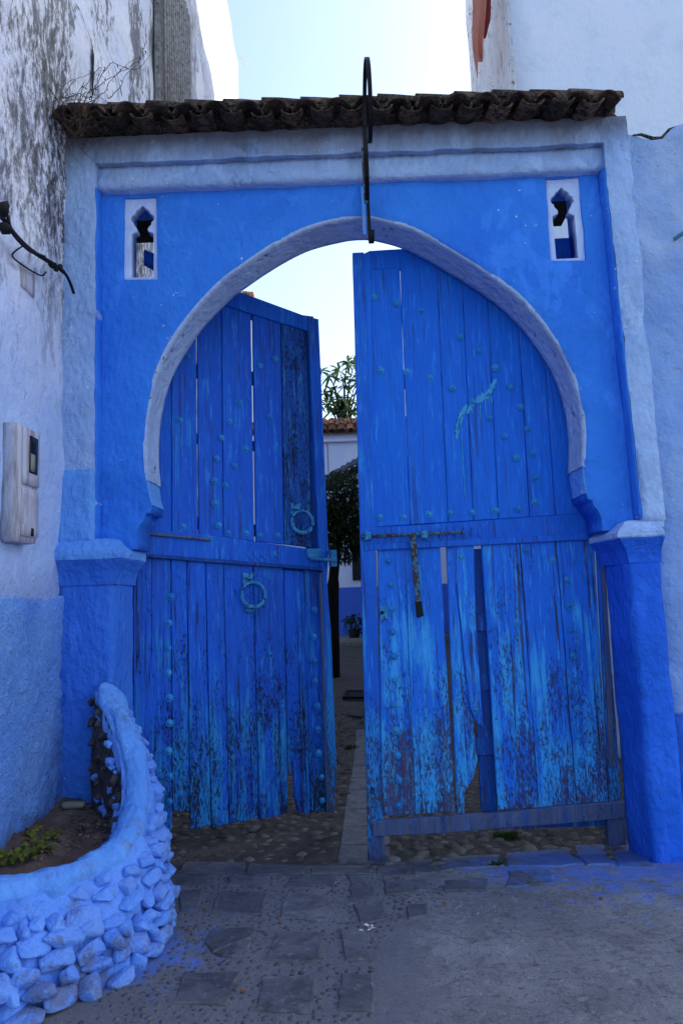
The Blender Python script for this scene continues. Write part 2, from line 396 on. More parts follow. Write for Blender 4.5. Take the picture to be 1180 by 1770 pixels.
def cobble_mat(name, a, b_, var=.5):
    n = N(name); col = n.mix(n.rnd, a, b_)
    col = n.mix(n.step(n.noise(18, n.vec(rnd=5), 5), .4, .7, 0, .7), col, tuple(x*.5 for x in a))
    return n.done(col, .8, n.bump(n.noise(45, detail=5), .5, .006))
M['cobble'] = cobble_mat('worn cobble', (.07, .062, .056), (.18, .16, .14))
M['pebble'] = cobble_mat('pebble', (.04, .04, .05), (.14, .135, .14))
M['towel'] = simple('salmon towel', (.75, .36, .28), .95, .15, 6)
M['towel_red'] = simple('dark red towel fold', (.22, .03, .03), .95, .15, 6)
M['pipe'] = simple('teal pipe', (.10, .32, .42), .5)
M['greyiron'] = simple('weathered grille', (.36, .34, .33), .8, .6, 20)
M['grime'] = simple('grimy board', (.34, .33, .33), .9, .8, 14)
M['window_dark'] = simple('dark window', (.02, .02, .025), .4)
M['bark'] = simple('dark bark', (.02, .016, .013), .95, .5, 20, .8)
def leaf_mat(name, a, b_):
    n = N(name); g = n.t.nodes.new('ShaderNodeTexNoise'); g.inputs['Scale'].default_value = 3
    n.l(n.pos, g.inputs['Vector'])
    n.b.inputs['Transmission Weight'].default_value = 0
    m = n.done(n.mix(n.step(g.outputs[0], .35, .65), a, b_), .5)
    tr = n.t.nodes.new('ShaderNodeBsdfTranslucent'); tr.inputs[0].default_value = (*[x*1.3 for x in b_], 1)
    ms = n.t.nodes.new('ShaderNodeMixShader'); ms.inputs[0].default_value = .25
    out = [x for x in n.t.nodes if x.type == 'OUTPUT_MATERIAL'][0]
    n.l(n.b.outputs[0], ms.inputs[1]); n.l(tr.outputs[0], ms.inputs[2]); n.l(ms.outputs[0], out.inputs[0]); return m
M['leaf_dark'] = leaf_mat('dark evergreen leaf', (.018, .032, .012), (.03, .05, .018))
M['leaf_loquat'] = leaf_mat('long green leaf', (.04, .08, .025), (.08, .13, .045))
M['leaf_bright'] = leaf_mat('bright succulent leaf', (.06, .085, .015), (.17, .17, .025))
M['moss'] = leaf_mat('green weed', (.03, .06, .015), (.05, .09, .02))
M['orange_leaf'] = simple('dry orange leaf', (.22, .08, .03), .8)
M['white'] = simple('white paint', (.8, .8, .8), .6, .05)
M['pink_step'] = simple('grey step stone', (.20, .18, .17), .9)

# ------------------------------------------------------------------ mesh helpers
def resample(pts, step, closed=True, jit=0.0, seed=0.0):
    out = []; n = len(pts)
    for i in range(n if closed else n-1):
        a = Vector(pts[i]); b = Vector(pts[(i+1) % n]); k = max(1, int((b-a).length/step))
        for j in range(k): out.append(a.lerp(b, j/k))
    if not closed: out.append(Vector(pts[-1]))
    if jit:
        out = [p + Vector((nz((p.x*3, p.y*3, seed), 3, seed), nz((p.x*3, p.y*3, seed+9), 3, seed+4)))*jit for p in out]
    return out
def catmull(pts, k=6):
    out = []; n = len(pts)
    for i in range(n-1):
        p0, p1, p2, p3 = pts[max(0, i-1)], pts[i], pts[i+1], pts[min(n-1, i+2)]
        for j in range(k):
            t = j/k
            out.append(.5*((2*p1)+(p2-p0)*t+(2*p0-5*p1+4*p2-p3)*t*t+(3*p1-p0-3*p2+p3)*t**3))
    out.append(pts[-1]); return out
def inside(poly, X, Z):
    c = np.zeros(X.shape, bool); n = len(poly); j = n-1
    for i in range(n):
        xi, zi = poly[i]; xj, zj = poly[j]
        if zi != zj:
            m = ((zi > Z) != (zj > Z)) & (X < (xj-xi)*(Z-zi)/(zj-zi)+xi); c ^= m
        j = i
    return c
def panel(outline, holes, yf, yb, grid=.04, lump=.006, rim=.006, seed=0.0, jit=.004, fine=0.0):
    """a plastered slab in the XZ plane, front face towards -Y, with openings"""
    loops = [resample(l, grid, True, jit, seed+i) for i, l in enumerate([outline]+holes)]
    vs_, es = [], []
    for l in loops:
        b = len(vs_); vs_ += [Vector((p.x, p.y)) for p in l]; es += [(b+i, b+(i+1) % len(l)) for i in range(len(l))]
    A = np.array([[v.x, v.y] for v in vs_]); xs = np.arange(A[:, 0].min(), A[:, 0].max(), grid); zs = np.arange(A[:, 1].min(), A[:, 1].max(), grid)
    GX, GZ = np.meshgrid(xs, zs); GX = GX + (np.arange(len(zs)) % 2)[:, None]*grid*.5
    GX = GX.ravel() + np.random.uniform(-.2, .2, GX.size)*grid; GZ = GZ.ravel() + np.random.uniform(-.2, .2, GZ.size)*grid
    polys = [[(p.x, p.y) for p in l] for l in loops]
    ins = inside(polys[0], GX, GZ)
    for p in polys[1:]: ins &= ~inside(p, GX, GZ)
    GX, GZ = GX[ins], GZ[ins]
    keep = np.ones(len(GX), bool)
    for i0 in range(0, len(A), 200):
        d = np.hypot(GX[:, None]-A[None, i0:i0+200, 0], GZ[:, None]-A[None, i0:i0+200, 1]).min(1); keep &= d > grid*.6
    allv = vs_ + [Vector((a, b)) for a, b in zip(GX[keep], GZ[keep])]
    ov, oe, of, _, _, _ = geometry.delaunay_2d_cdt(allv, es, [], 0, 1e-6)
    O = np.array([[v.x, v.y] for v in ov]); F = np.array([f for f in of])
    cen = O[F].mean(1); ok = inside(polys[0], cen[:, 0], cen[:, 1])
    for p in polys[1:]: ok &= ~inside(p, cen[:, 0], cen[:, 1])
    F = F[ok]
    bd = set(); cnt = {}
    for f in F:
        for a, b in ((f[0], f[1]), (f[1], f[2]), (f[2], f[0])):
            k = (min(a, b), max(a, b)); cnt[k] = cnt.get(k, 0)+1
    be = [k for k, c in cnt.items() if c == 1]
    for a, b in be: bd.add(a); bd.add(b)
    bm = bmesh.new(); fv = {}; bv = {}
    def fy(i):
        x, z = O[i]; return yf + nz((x, 0, z), 2.2, seed, 4)*lump*1.6 + nz((x, 5, z), 9, seed, 2)*lump*.35 + (nz((x, 7, z), 24, seed, 3)*fine if fine else 0) + (rim if i in bd else 0)
    for f in F:
        for i in f:
            i = int(i)
            if i not in fv: fv[i] = bm.verts.new((O[i][0], fy(i), O[i][1]))
    for f in F:
        try: bm.faces.new([fv[int(i)] for i in f]).smooth = True
        except ValueError: pass
    s1, s2 = {}, {}
    for i in bd:
        s1[i] = bm.verts.new(fv[i].co); s2[i] = bm.verts.new((O[i][0], yb, O[i][1]))
    for a, b in be:
        bm.faces.new([s1[a], s1[b], s2[b], s2[a]]).smooth = True
    for f in F:
        bm.faces.new([s2.get(int(i)) or bv.setdefault(int(i), bm.verts.new((O[int(i)][0], yb, O[int(i)][1]))) for i in f[::-1]]) if all((int(i) in s2) or True for i in f) else None
    return bm
def bobj(name, bm, mat, parent=None, origin=None):   # keep existing smooth flags
    return obj(name, bm, mat, parent, False, origin)
def rbox(x0, x1, y0, y1, z0, z1, r=.01, grid=.05, lump=.004, seed=0.0, bm=None):
    """box with rounded, hand-plastered edges"""
    bm = bm or bmesh.new(); lo = Vector((x0, y0, z0)); hi = Vector((x1, y1, z1)); n0 = len(bm.verts)
    new = []
    for ax in range(3):
        u, v = (ax+1) % 3, (ax+2) % 3
        nu = max(2, int((hi[u]-lo[u])/grid)+2); nv = max(2, int((hi[v]-lo[v])/grid)+2)
        for side in (0, 1):
            g = []
            for i in range(nu+1):
                row = []
                for j in range(nv+1):
                    p = Vector((0, 0, 0)); p[ax] = hi[ax] if side else lo[ax]
                    p[u] = lo[u]+(hi[u]-lo[u])*i/nu; p[v] = lo[v]+(hi[v]-lo[v])*j/nv
                    row.append(bm.verts.new(p))
                g.append(row); new += row
            for i in range(nu):
                for j in range(nv):
                    q = [g[i][j], g[i+1][j], g[i+1][j+1], g[i][j+1]]
                    bm.faces.new(q if side else q[::-1]).smooth = True
    bmesh.ops.remove_doubles(bm, verts=new, dist=1e-5)
    bm.verts.ensure_lookup_table()
    for v in bm.verts[n0:] if n0 else bm.verts:
        p = v.co; q = Vector([min(max(p[k], lo[k]+r), hi[k]-r) for k in range(3)]); d = p-q
        nn = d.normalized() if d.length > 1e-9 else Vector((0, 0, 1))
        v.co = q + nn*r + nn*(nz(p, 2.5, seed, 4)*lump*1.5)
    return bm
def bar(bm, a, b, wd, th, up=Vector((0, 0, 1))):
    """rectangular bar from a to b"""
    a, b = Vector(a), Vector(b); d = (b-a).normalized(); s = d.cross(up)
    if s.length < 1e-4: s = d.cross(Vector((1, 0, 0)))
    s.normalize(); t = s.cross(d)
    q = [bm.verts.new(p + s*wd/2*i + t*th/2*j) for p in (a, b) for i, j in ((-1, -1), (1, -1), (1, 1), (-1, 1))]
    for f in ((0, 1, 2, 3), (7, 6, 5, 4), (0, 4, 5, 1), (1, 5, 6, 2), (2, 6, 7, 3), (3, 7, 4, 0)): bm.faces.new([q[i] for i in f])
def tube(bm, pts, rad, seg=8, cap=True):
    pts = [Vector(p) for p in pts]; rings = []
    ref = Vector((.3, .2, 1)).normalized()
    for i, p in enumerate(pts):
        d = (pts[min(i+1, len(pts)-1)] - pts[max(i-1, 0)]).normalized()
        s = d.cross(ref)
        if s.length < .05: s = d.cross(Vector((1, 0, 0)))
        s.normalize(); t = s.cross(d); r = rad[i] if isinstance(rad, (list, tuple)) else rad
        rings.append([bm.verts.new(p + (s*math.cos(2*math.pi*k/seg) + t*math.sin(2*math.pi*k/seg))*r) for k in range(seg)])
    for a, b in zip(rings, rings[1:]):
        for k in range(seg): bm.faces.new([a[k], a[(k+1) % seg], b[(k+1) % seg], b[k]]).smooth = True
    if cap:
        bm.faces.new(rings[0][::-1]); bm.faces.new(rings[-1])
def prism(poly, fn, t, ch=.003, bm=None, jitter=0):
    """poly: 2D points; fn(u, v, depth) -> world; depth 0 front, t back; chamfered front edge"""
    bm = bm or bmesh.new(); n = len(poly)
    ar = sum(poly[i][0]*poly[(i+1) % n][1]-poly[(i+1) % n][0]*poly[i][1] for i in range(n))
    if ar < 0: poly = poly[::-1]
    P2 = [Vector((p[0], p[1])) for p in poly]; ins = []
    for i in range(n):
        a, b, c = P2[i-1], P2[i], P2[(i+1) % n]
        e1 = (b-a).normalized(); e2 = (c-b).normalized(); n1 = Vector((-e1.y, e1.x)); n2 = Vector((-e2.y, e2.x)); m = n1+n2
        m = m.normalized() if m.length > 1e-6 else n1
        ins.append(b + m*ch/max(.5, m.dot(n1)))
    f = [bm.verts.new(fn(p.x, p.y, 0)) for p in ins]; g = [bm.verts.new(fn(p.x, p.y, ch)) for p in P2]; h = [bm.verts.new(fn(p.x, p.y, t)) for p in P2]
    bm.faces.new(f)
    for i in range(n):
        j = (i+1) % n; bm.faces.new([f[i], g[i], g[j], f[j]]); bm.faces.new([g[i], h[i], h[j], g[j]])
    bm.faces.new(h[::-1]); return bm

# ================================================================== GROUND
def gz(x, y):
    xs = [-99, 3.8, 4.3, 4.75, 6, 11, 18, 40]; zs = [0, 0, -.04, -.14, -.10, .1, .5, .5]
    for i in range(len(xs)-1):
        if y <= xs[i+1]:
            t = (y-xs[i])/(xs[i+1]-xs[i]); return zs[i]+(zs[i+1]-zs[i])*max(0, t)
    return zs[-1]
def ground_pt(px, py, dz=0.0):
    p = PG(px, py, 0)
    for _ in range(12): p = PG(px, py, gz(p.x, p.y))
    return Vector((p.x, p.y, gz(p.x, p.y)+dz))
GN = lambda x, y: (nz((x, y, 0), 1.6, 3, 4)*.012 + nz((x, y, 0), 9, 5, 2)*.003)*(1 if abs(x) < 3 and y < 8 else .5)
def axis(lo, hi, a, b, fine, coarse):
    v = [lo]
    while v[-1] < hi:
        x = v[-1]; v.append(x + (fine if a <= x < b else coarse if x < a-2 or x > b+2 else fine*4))
    return v
bm = bmesh.new()
xs = axis(-60, 60, -2.4, 2.8, .06, 3.0); ys = axis(-40, 90, 2.2, 6.5, .06, 2.0)
gv = [[bm.verts.new((x, y, gz(x, y) + (nz((x, y, 0), 1.6, 3, 4)*.012 + nz((x, y, 0), 9, 5, 2)*.003)*(1 if abs(x) < 3 and y < 8 else .5))) for y in ys] for x in xs]
for i in range(len(xs)-1):
    for j in range(len(ys)-1): bm.faces.new([gv[i][j], gv[i+1][j], gv[i+1][j+1], gv[i][j+1]]).smooth = True
ground = tag(obj('ground', bm, M['ground'], origin=Vector((0, 0, 0))), kind='structure')
ground['label'] = 'grey concrete and pebble street surface dropping to brown earth inside the gate'

# paving slabs (traced, laid on the ground)
def Z1(l): return [(250+x/2.511, 1400+y/2.511) for x, y in l]
def Z2(l): return [(700+x/2.458, 1400+y/2.458) for x, y in l]
slabs_px = [Z1([(170,232),(440,235),(432,288),(142,283)]), Z1([(450,237),(702,241),(692,288),(441,288)]), Z1([(722,241),(975,245),(972,284),(718,288)]),
 Z1([(370,294),(548,297),(533,333),(357,330)]), Z1([(632,297),(822,297),(815,338),(608,333)]), Z1([(118,290),(285,294),(272,330),(115,326)]),
 Z1([(325,360),(532,363),(508,458),(282,448)]), Z1([(608,370),(805,373),(798,488),(588,476)]), Z1([(150,350),(250,352),(232,440),(160,440)]),
 Z1([(280,515),(480,518),(462,560),(290,618),(255,575)]), Z1([(470,570),(438,642),(330,640),(295,624),(380,580)]), Z1([(572,530),(770,540),(760,660),(700,664),(532,650)]), Z1([(852,530),(950,533),(975,655),(870,662)]),
 Z1([(180,700),(415,706),(360,850),(122,836)]), Z1([(512,715),(738,718),(740,880),(470,872)]), Z1([(850,718),(985,722),(990,872),(842,870)]),
 Z1([(890,290),(978,290),(995,345),(1000,392),(888,395)]), Z1([(905,412),(1035,402),(1052,478),(930,500)]), Z1([(1032,302),(1178,306),(1178,358),(1046,364)]), Z1([(1010,246),(1180,240),(1180,290),(1000,286)]),
 Z2([(20,222),(115,208),(130,268),(0,275),(0,240)]), Z2([(148,205),(400,192),(418,243),(155,263)]), Z2([(422,186),(690,168),(758,235),(600,246),(436,244)]), Z2([(712,150),(838,142),(890,233),(772,240)]), Z2([(862,142),(1000,150),(1062,250),(905,240)]),
 Z2([(10,302),(90,302),(100,342),(10,348)]), Z2([(170,300),(350,292),(352,346),(165,345)]), Z2([(440,262),(620,256),(640,320),(430,330)]), Z2([(10,398),(95,395),(100,450),(10,470)])]
slab_polys = []
def put_slab(poly, dz=.013, th=.05, jit=.016, m=None, name='paving_slab'):
    pw = [ground_pt(*q) for q in poly]; c = sum(pw, Vector())/len(pw)
    p2 = resample([Vector((q.x, q.y)) for q in pw], .04, True, jit, random.random()*20)
    tx, ty = random.uniform(-.006, .006), random.uniform(-.006, .006)
    o = obj(name, prism([(q.x, q.y) for q in p2], lambda u, v, d: Vector((u, v, gz(u, v)+GN(u, v)+dz-.004-d+(u-c.x)*tx+(v-c.y)*ty+nz((u, v, 0), 5, 2, 2)*.003)), th, .007), m or M['slab'], ground)
    slab_polys.append([(q.x, q.y) for q in p2]); return o
for s in slabs_px: put_slab(s)
# the strip of slabs running in through the gate
strip = [((583,1490),(636,1494)), ((588,1461),(637,1463)), ((591,1430),(636,1430)), ((596,1400),(635,1402)), ((601,1366),(634,1368)), ((606,1345),(633,1346)), ((609,1325),(633,1325)), ((612,1300),(632,1300)), ((614,1275),(632,1275)), ((615,1262),(632,1262))]
for (a, b), (c, d) in zip(strip, strip[1:]):
    put_slab([a, (b[0]+38, b[1]), (d[0]+36, d[1]), c], .012, .05, .004)
# cobbles inside the gate
def stone_mesh(name, mat, sx=1, sy=1, sz=1, seed=0, sub=1, amp=.25, flat=False):
    bm = bmesh.new(); bmesh.ops.create_icosphere(bm, subdivisions=sub, radius=1)
    for v in bm.verts:
        k = 1 + nz(v.co, 1.3, seed, 2)*amp*2; v.co = Vector((v.co.x*sx*k, v.co.y*sy*k, v.co.z*sz*k))
    for f in bm.faces: f.smooth = not flat
    me = bpy.data.meshes.new(name); bm.to_mesh(me); bm.free(); me.materials.append(mat); return me
cobs = [stone_mesh('cobble', M['cobble'], 1, .72, .5, i, 2 if i < 3 else 1, .16) for i in range(6)]
def in_any(x, y, polys):
    for p in polys:
        if inside(p, np.array([x]), np.array([y]))[0]: return True
    return False
cands = []
tries = 0
pts = []
random.seed(3)
yy = 4.42
while yy < 9.5:
    st = .118 + (yy-4.4)*.004; xx = -1.45
    while xx < 2.0:
        x = xx + random.uniform(-.03, .03); y = yy + random.uniform(-.02, .02)
        if not in_any(x, y, slab_polys): pts.append((x, y))
        xx += st*random.uniform(.8, 1.25)
    yy += st*.72
def seen_key(p):
    x, y = p
    if y < 5.1: return y-10
    q = abs(x-.02)/(y); return y + (0 if q < .05 else 8)
pts.sort(key=seen_key)
stuffbm = bmesh.new()
for i, (x, y) in enumerate(pts):
    s = random.uniform(.045, .076); rz = random.gauss(0, .45)
    rise = (.55 if x > .1 else .10) if y < 5.2 else .4
    M4 = Matrix.Translation((x, y, gz(x, y) + GN(x, y) - s*.42*(1-rise) + random.uniform(-.003, .005))) @ Matrix.Rotation(rz, 4, 'Z')
    if i < 290:
        o = inst('cobble', random.choice(cobs), ground, M4, s)
    else:
        b0 = len(stuffbm.verts); me = cobs[3+i % 3]
        vv = [stuffbm.verts.new(M4 @ (v.co*s)) for v in me.vertices]
        for p in me.polygons: stuffbm.faces.new([vv[k] for k in p.vertices]).smooth = True
tag(obj('cobble_paving', stuffbm, M['cobble'], ground), 'smaller worn cobbles further inside the gate', kind='stuff')
# pebbles set in mortar between the street slabs
peb = bmesh.new(); zone = [(g.x, g.y) for g in [ground_pt(*q) for q in [(262,1500),(640,1505),(790,1535),(700,1590),(650,1640),(640,1770),(560,1800),(60,1850),(180,1720),(290,1660),(310,1600)]]]
ico = bmesh.new(); bmesh.ops.create_icosphere(ico, subdivisions=1, radius=1); icv = [v.co.copy() for v in ico.verts]; icf = [[v.index for v in f.verts] for f in ico.faces]; ico.free()
random.seed(11); placed = []
def fat(poly, k): 
    cx = sum(p[0] for p in poly)/len(poly); cy = sum(p[1] for p in poly)/len(poly); return [(cx+(p[0]-cx)*k, cy+(p[1]-cy)*k) for p in poly]
fatslabs = [fat(p, 1.05) for p in slab_polys]
grid = {}
for _ in range(14000):
    x = random.uniform(-1.5, 1.0); y = random.uniform(2.4, 4.42)
    if x > .55 and random.random() < .7: continue
    if not inside(zone, np.array([x]), np.array([y]))[0]: continue
    k = (int(x/.035), int(y/.035))
    if any((k[0]+a, k[1]+b) in grid and math.hypot(grid[(k[0]+a, k[1]+b)][0]-x, grid[(k[0]+a, k[1]+b)][1]-y) < .029 for a in (-1, 0, 1) for b in (-1, 0, 1)): continue
    if in_any(x, y, fatslabs): continue
    grid[k] = (x, y)
for x, y in grid.values():
    s = random.uniform(.010, .021); a = random.uniform(0, 3.1); e = random.uniform(.55, .95); ca, sa = math.cos(a), math.sin(a)
    z0 = gz(x, y) + nz((x, y, 0), 1.6, 3, 4)*.012 + .001
    vv = [peb.verts.new((x+(c.x*ca-c.y*e*sa)*s, y+(c.x*sa+c.y*e*ca)*s, z0-.003+c.z*s*.38)) for c in icv]
    for f in icf: peb.faces.new([vv[i] for i in f]).smooth = True
tag(obj('pebble_mosaic', peb, M['pebble'], ground), 'small dark pebbles set in mortar between street slabs', kind='stuff')

# ================================================================== GATEWAY
YS, YF, YB = 4.30, 4.42, 4.72
gw = empty('gateway', (.13, 4.5, 0), 'bright blue plastered horseshoe arch gateway under a dark tiled roof', 'gateway')
def V2(p): return Vector((p.x, p.z))
arch_px = [(262,873),(256,848),(251,800),(250,756),(255,706),(266,655),(287,604),(316,558),(349,518),(385,482),(422,455),(478,418),(535,391),(590,377),(625,373),(656,376),(712,393),(783,431),(849,473),(900,513),(946,567),(981,624),(1002,684),(1010,745),(1009,806),(1014,852)]
arch = catmull([V2(P(x, y, YF)) for x, y in arch_px], 5)
aL = [V2(P(x, y, YF)) for x, y in [(237,945),(235,934),(236,920),(241,907),(250,897),(252,887),(261,886)]]
aR = [V2(P(x, y, YF)) for x, y in [(1016,862),(1023,864),(1026,874),(1034,882),(1041,897),(1042,912),(1043,925)]]
zb = 1.96
inner = [Vector((aL[0].x, zb))] + aL[1:] + arch + aR[:-1] + [Vector((aR[-1].x, zb))]
outl = [Vector((-1.76, zb))] + inner + [Vector((2.0, zb)), Vector((2.0, 4.62)), Vector((-1.76, 4.62))]
def rect(px0, py0, px1, py1, Y): return [V2(P(px0, py1, Y)), V2(P(px1, py1, Y)), V2(P(px1, py0, Y)), V2(P(px0, py0, Y))]
wL = [V2(P(*q, YF)) for q in [(213,482),(272,482),(270,338),(214,341)]]
wR = [V2(P(*q, YF)) for q in [(952,450),(1014,448),(1001,304),(943,308)]]
bobj('wall_face', panel(outl, [wL, wR], YF, YB, .035, .009, .009, 1.0, .004), M['field'], gw)
def ribbon(path, y0, y1, off, ny=6, lump=.004, seed=0, thick=.004):
    bm = bmesh.new(); g = []
    for i, p in enumerate(path):
        a = path[max(0, i-1)]; b = path[min(len(path)-1, i+1)]; t = (b-a).normalized(); nn = Vector((t.y, -t.x))
        row = []
        for j in range(ny+1):
            y = y0+(y1-y0)*j/ny; q = p + nn*(off + nz((p.x, y, p.y), 4, seed, 3)*lump)
            row.append(bm.verts.new((q.x, y, q.y)))
        row.append(bm.verts.new((p.x-nn.x*.01, y1, p.y-nn.y*.01))); row.insert(0, bm.verts.new((p.x-nn.x*.01, y0+.0, p.y-nn.y*.01)))
        g.append(row)
    for a, b in zip(g, g[1:]):
        for j in range(len(a)-1): bm.faces.new([a[j], a[j+1], b[j+1], b[j]]).smooth = True
    return bm
# arch path runs left foot -> crown -> right foot ; the opening lies to the right of travel
cut_l = next(i for i, p in enumerate(arch) if p.y > P(253, 837, YF).z)
cut_r = max(i for i, p in enumerate(arch) if p.y > P(1009, 808, YF).z)
bobj('arch_soffit', ribbon(arch[cut_l:cut_r+1], YF+.004, YB+.004, .013, 8, .004, 2), M['soffit'], gw)
for seg in (arch[:cut_l+1], arch[cut_r:]): bobj('arch_foot', ribbon(seg, YF+.008, YB+.004, .006, 6, .005, 3), M['footblue'], gw)
# fascia band below the top of the surround, then the surround itself
bobj('fascia', rbox(-1.60, 1.93, 4.352, 4.50, 4.43, 4.60, .012, .06, .006, 4), M['surround'], gw)
zi = 4.59; zt = 4.785
so_ = [Vector((-1.80, zb)), Vector((-1.572, zb)), Vector((-1.572, zi)), Vector((1.875, zi)), Vector((1.90, 2.6)), Vector((1.903, zb)), Vector((2.035, zb)), Vector((2.05, 3.0)), Vector((2.05, 3.05)), Vector((2.03, 3.3)), Vector((2.055, 3.5)), Vector((2.05, 4.1)), Vector((2.03, 4.2)), Vector((2.055, 4.3)), Vector((2.05, zt)), Vector((-1.80, zt))]
bobj('surround', panel(so_, [], YS, YB-.01, .05, .007, .008, 6.0, .010), [M['surround']], gw)
# surround returns painted bright blue
bobj('surround_return', rbox(-1.578, -1.566, 4.312, 4.43, 2.02, 4.42, .003, .06, .003, 3), M['field'], gw)
bobj('surround_return', rbox(1.893, 1.905, 4.312, 4.43, 2.02, 4.42, .003, .06, .003, 3), M['field'], gw).rotation_euler = (0, R(-.64), 0)
# mid-blue repainted bottom of each surround leg
for x0, x1, z1 in ((-1.803, -1.57, P(135, 812, YS).z), (1.906, 2.040, P(1120, 775, YS).z)):
    bobj('repainted_patch', rbox(x0, x1, YS-.0085, YS+.05, 2.0, z1, .004, .05, .002, 8), M['footblue'] if x0 < 0 else M['surround'], gw)
# upper wall above surround, carrying the tiles
bobj('wall_top', rbox(-1.80, 1.99, 4.33, 4.70, 4.70, 4.86, .01, .08, .004, 4), M['mortar'], gw)
def loft(x0, x1, y0, y1, prof, seed=0, ro=1.0):
    bm = bmesh.new(); rings = []
    for z, o in prof:
        c = [(x0-o, y0-o), (x1+o*ro, y0-o), (x1+o*ro, y1+o*.2), (x0-o, y1+o*.2)]; ring = []
        for i in range(4):
            a, b = c[i], c[(i+1) % 4]
            for k in range(9):
                t = k/9; x = a[0]+(b[0]-a[0])*t; y = a[1]+(b[1]-a[1])*t
                d = Vector((nz((x, y, z), 3, seed, 3), nz((x, y, z), 3, seed+5, 3), nz((x, y, z), 3, seed+8, 3)*.7))*.009
                ring.append(bm.verts.new((x+d.x, y+d.y, z+d.z)))
        rings.append(ring)
    for a, b in zip(rings, rings[1:]):
        for k in range(36): bm.faces.new([a[k], a[(k+1) % 36], b[(k+1) % 36], b[k]])
    bm.faces.new(rings[0][::-1]); bm.faces.new(rings[-1]); return bm
for x0, x1, side in ((-1.80, -1.445, 'L'), (1.785, 1.985, 'R')):
    ro = 1.0 if side == 'L' else .15; dk = 0 if side == 'L' else -.02
    m = M['pier'] if side == 'L' else M['pierR']
    bobj('pilaster', rbox(x0, x1, YS, YB, -.22, 1.76, .018, .05, .009, 9 if side == 'L' else 13), m, gw)
    obj('capital', loft(x0, x1, YS, YB, [(1.735, -.02), (1.737, .008), (1.775, .012), (1.82, .026), (1.86, .052), (1.885, .070), (1.895, .072)], 3, ro), m, gw)
    obj('abacus', loft(x0, x1, YS, YB, [(1.893, .065), (1.896, .080), (1.925+dk, .084), (1.95+dk, .080), (1.97+dk, .055), (2.02+dk, .0), (2.03+dk, -.03)], 5, ro), M['footblue'] if side == 'L' else M['surround'], gw)
# right pier behind-front return so the side leg seems solid to the wall
# pierced window screens
def screen(cx, top, bot, hw, Y, sx=1.0):
    """cx px centre at top & bottom of the opening (the wall converges upwards)"""
    H = bot-top
    hf = [(0,0),(3,2),(6,6),(9,7),(12,10),(13,14),(16,15),(19,18),(20,23),(18,27),(15,29),(15,33),(11,37),(9,41),(10,45),(14,46),(19,49),(19,54)]
    raw = hf+[(19,H),(-19,H)]+[(-a, b) for a, b in hf[:0:-1]]
    return [V2(P(cx[0]+(cx[1]-cx[0])*(b/H)+a*hw, top+b-.04*a, Y)) for a, b in raw]
for wpx, hole in (([(214,481),(271,481),(269,339),(215,342)], screen((246, 247), 355, 479, 1.0, YF+.03)), ([(953,449),(1013,447),(1000,305),(944,309)], screen((969, 980), 324, 446, 1.0, YF+.03))):
    o_ = [V2(P(*q, YF+.03)) for q in wpx]
    cx = sum(p.x for p in o_)/4; cz = sum(p.y for p in o_)/4
    o_ = [Vector((cx+(p.x-cx)*1.06, cz+(p.y-cz)*1.03)) for p in o_]
    w_ = bobj('window_screen', panel(o_, [hole], YF+.03, YF+.10, .010, .003, .004, 3.0, .002), M['screen'], gw)
# ---- roof
def barrel(name, mat, L=.42, r0=.078, r1=.098, th=.014, up=True, seg=10, seed=0, arc=168, flat=.68):
    """clay tile, long axis +Y, open end at y=0"""
    bm = bmesh.new(); rows = []
    for (ri, k) in ((0, 1), (1, 1)):
        for j in range(4):
            y = L*j/3; r = (r1+(r0-r1)*j/3) - (0 if ri == 0 else th); row = []
            for i in range(seg+1):
                a = R((180-arc)/2) + R(arc)*i/seg
                x = math.cos(a)*r; z = math.sin(a)*r*(flat if up else -flat)
                row.append(bm.verts.new((x+nz((x, y, z), 8, seed, 2)*.005, y, z+nz((x, y, z), 8, seed+3, 2)*.006)))
            rows.append(row)
    for base in (0, 4):
        for j in range(3):
            for i in range(seg): bm.faces.new([rows[base+j][i], rows[base+j][i+1], rows[base+j+1][i+1], rows[base+j+1][i]]).smooth = True
    for i in range(seg):
        bm.faces.new([rows[0][i], rows[0][i+1], rows[4][i+1], rows[4][i]]); bm.faces.new([rows[3][i], rows[3][i+1], rows[7][i+1], rows[7][i]])
    for j in range(3):
        for i in (0, seg): bm.faces.new([rows[j][i], rows[j+1][i], rows[5+j][i], rows[4+j][i]])
    bmesh.ops.recalc_face_normals(bm, faces=bm.faces)
    me = bpy.data.meshes.new(name); bm.to_mesh(me); bm.free(); me.materials.append(mat); return me
cov = [barrel('tile', M['tile'], .40, .072, .088, .014, True, 10, i, 168, .80) for i in range(3)]
pan = [barrel('tile', M['tile'], .40, .085, .075, .014, False, 10, i+5, 168, .50) for i in range(3)]
ridge = [barrel('tile', M['tile_top'], .36, .085, .105, .015, True, 10, i+9, 180, 1.0) for i in range(3)]
roof = empty('tiled_roof', (.13, 4.3, 4.7), None, None)
roof.parent = gw; roof.location = Vector((.13, 4.3, 4.7)) - wloc(gw)
random.seed(5)
x = -1.69; k = 0
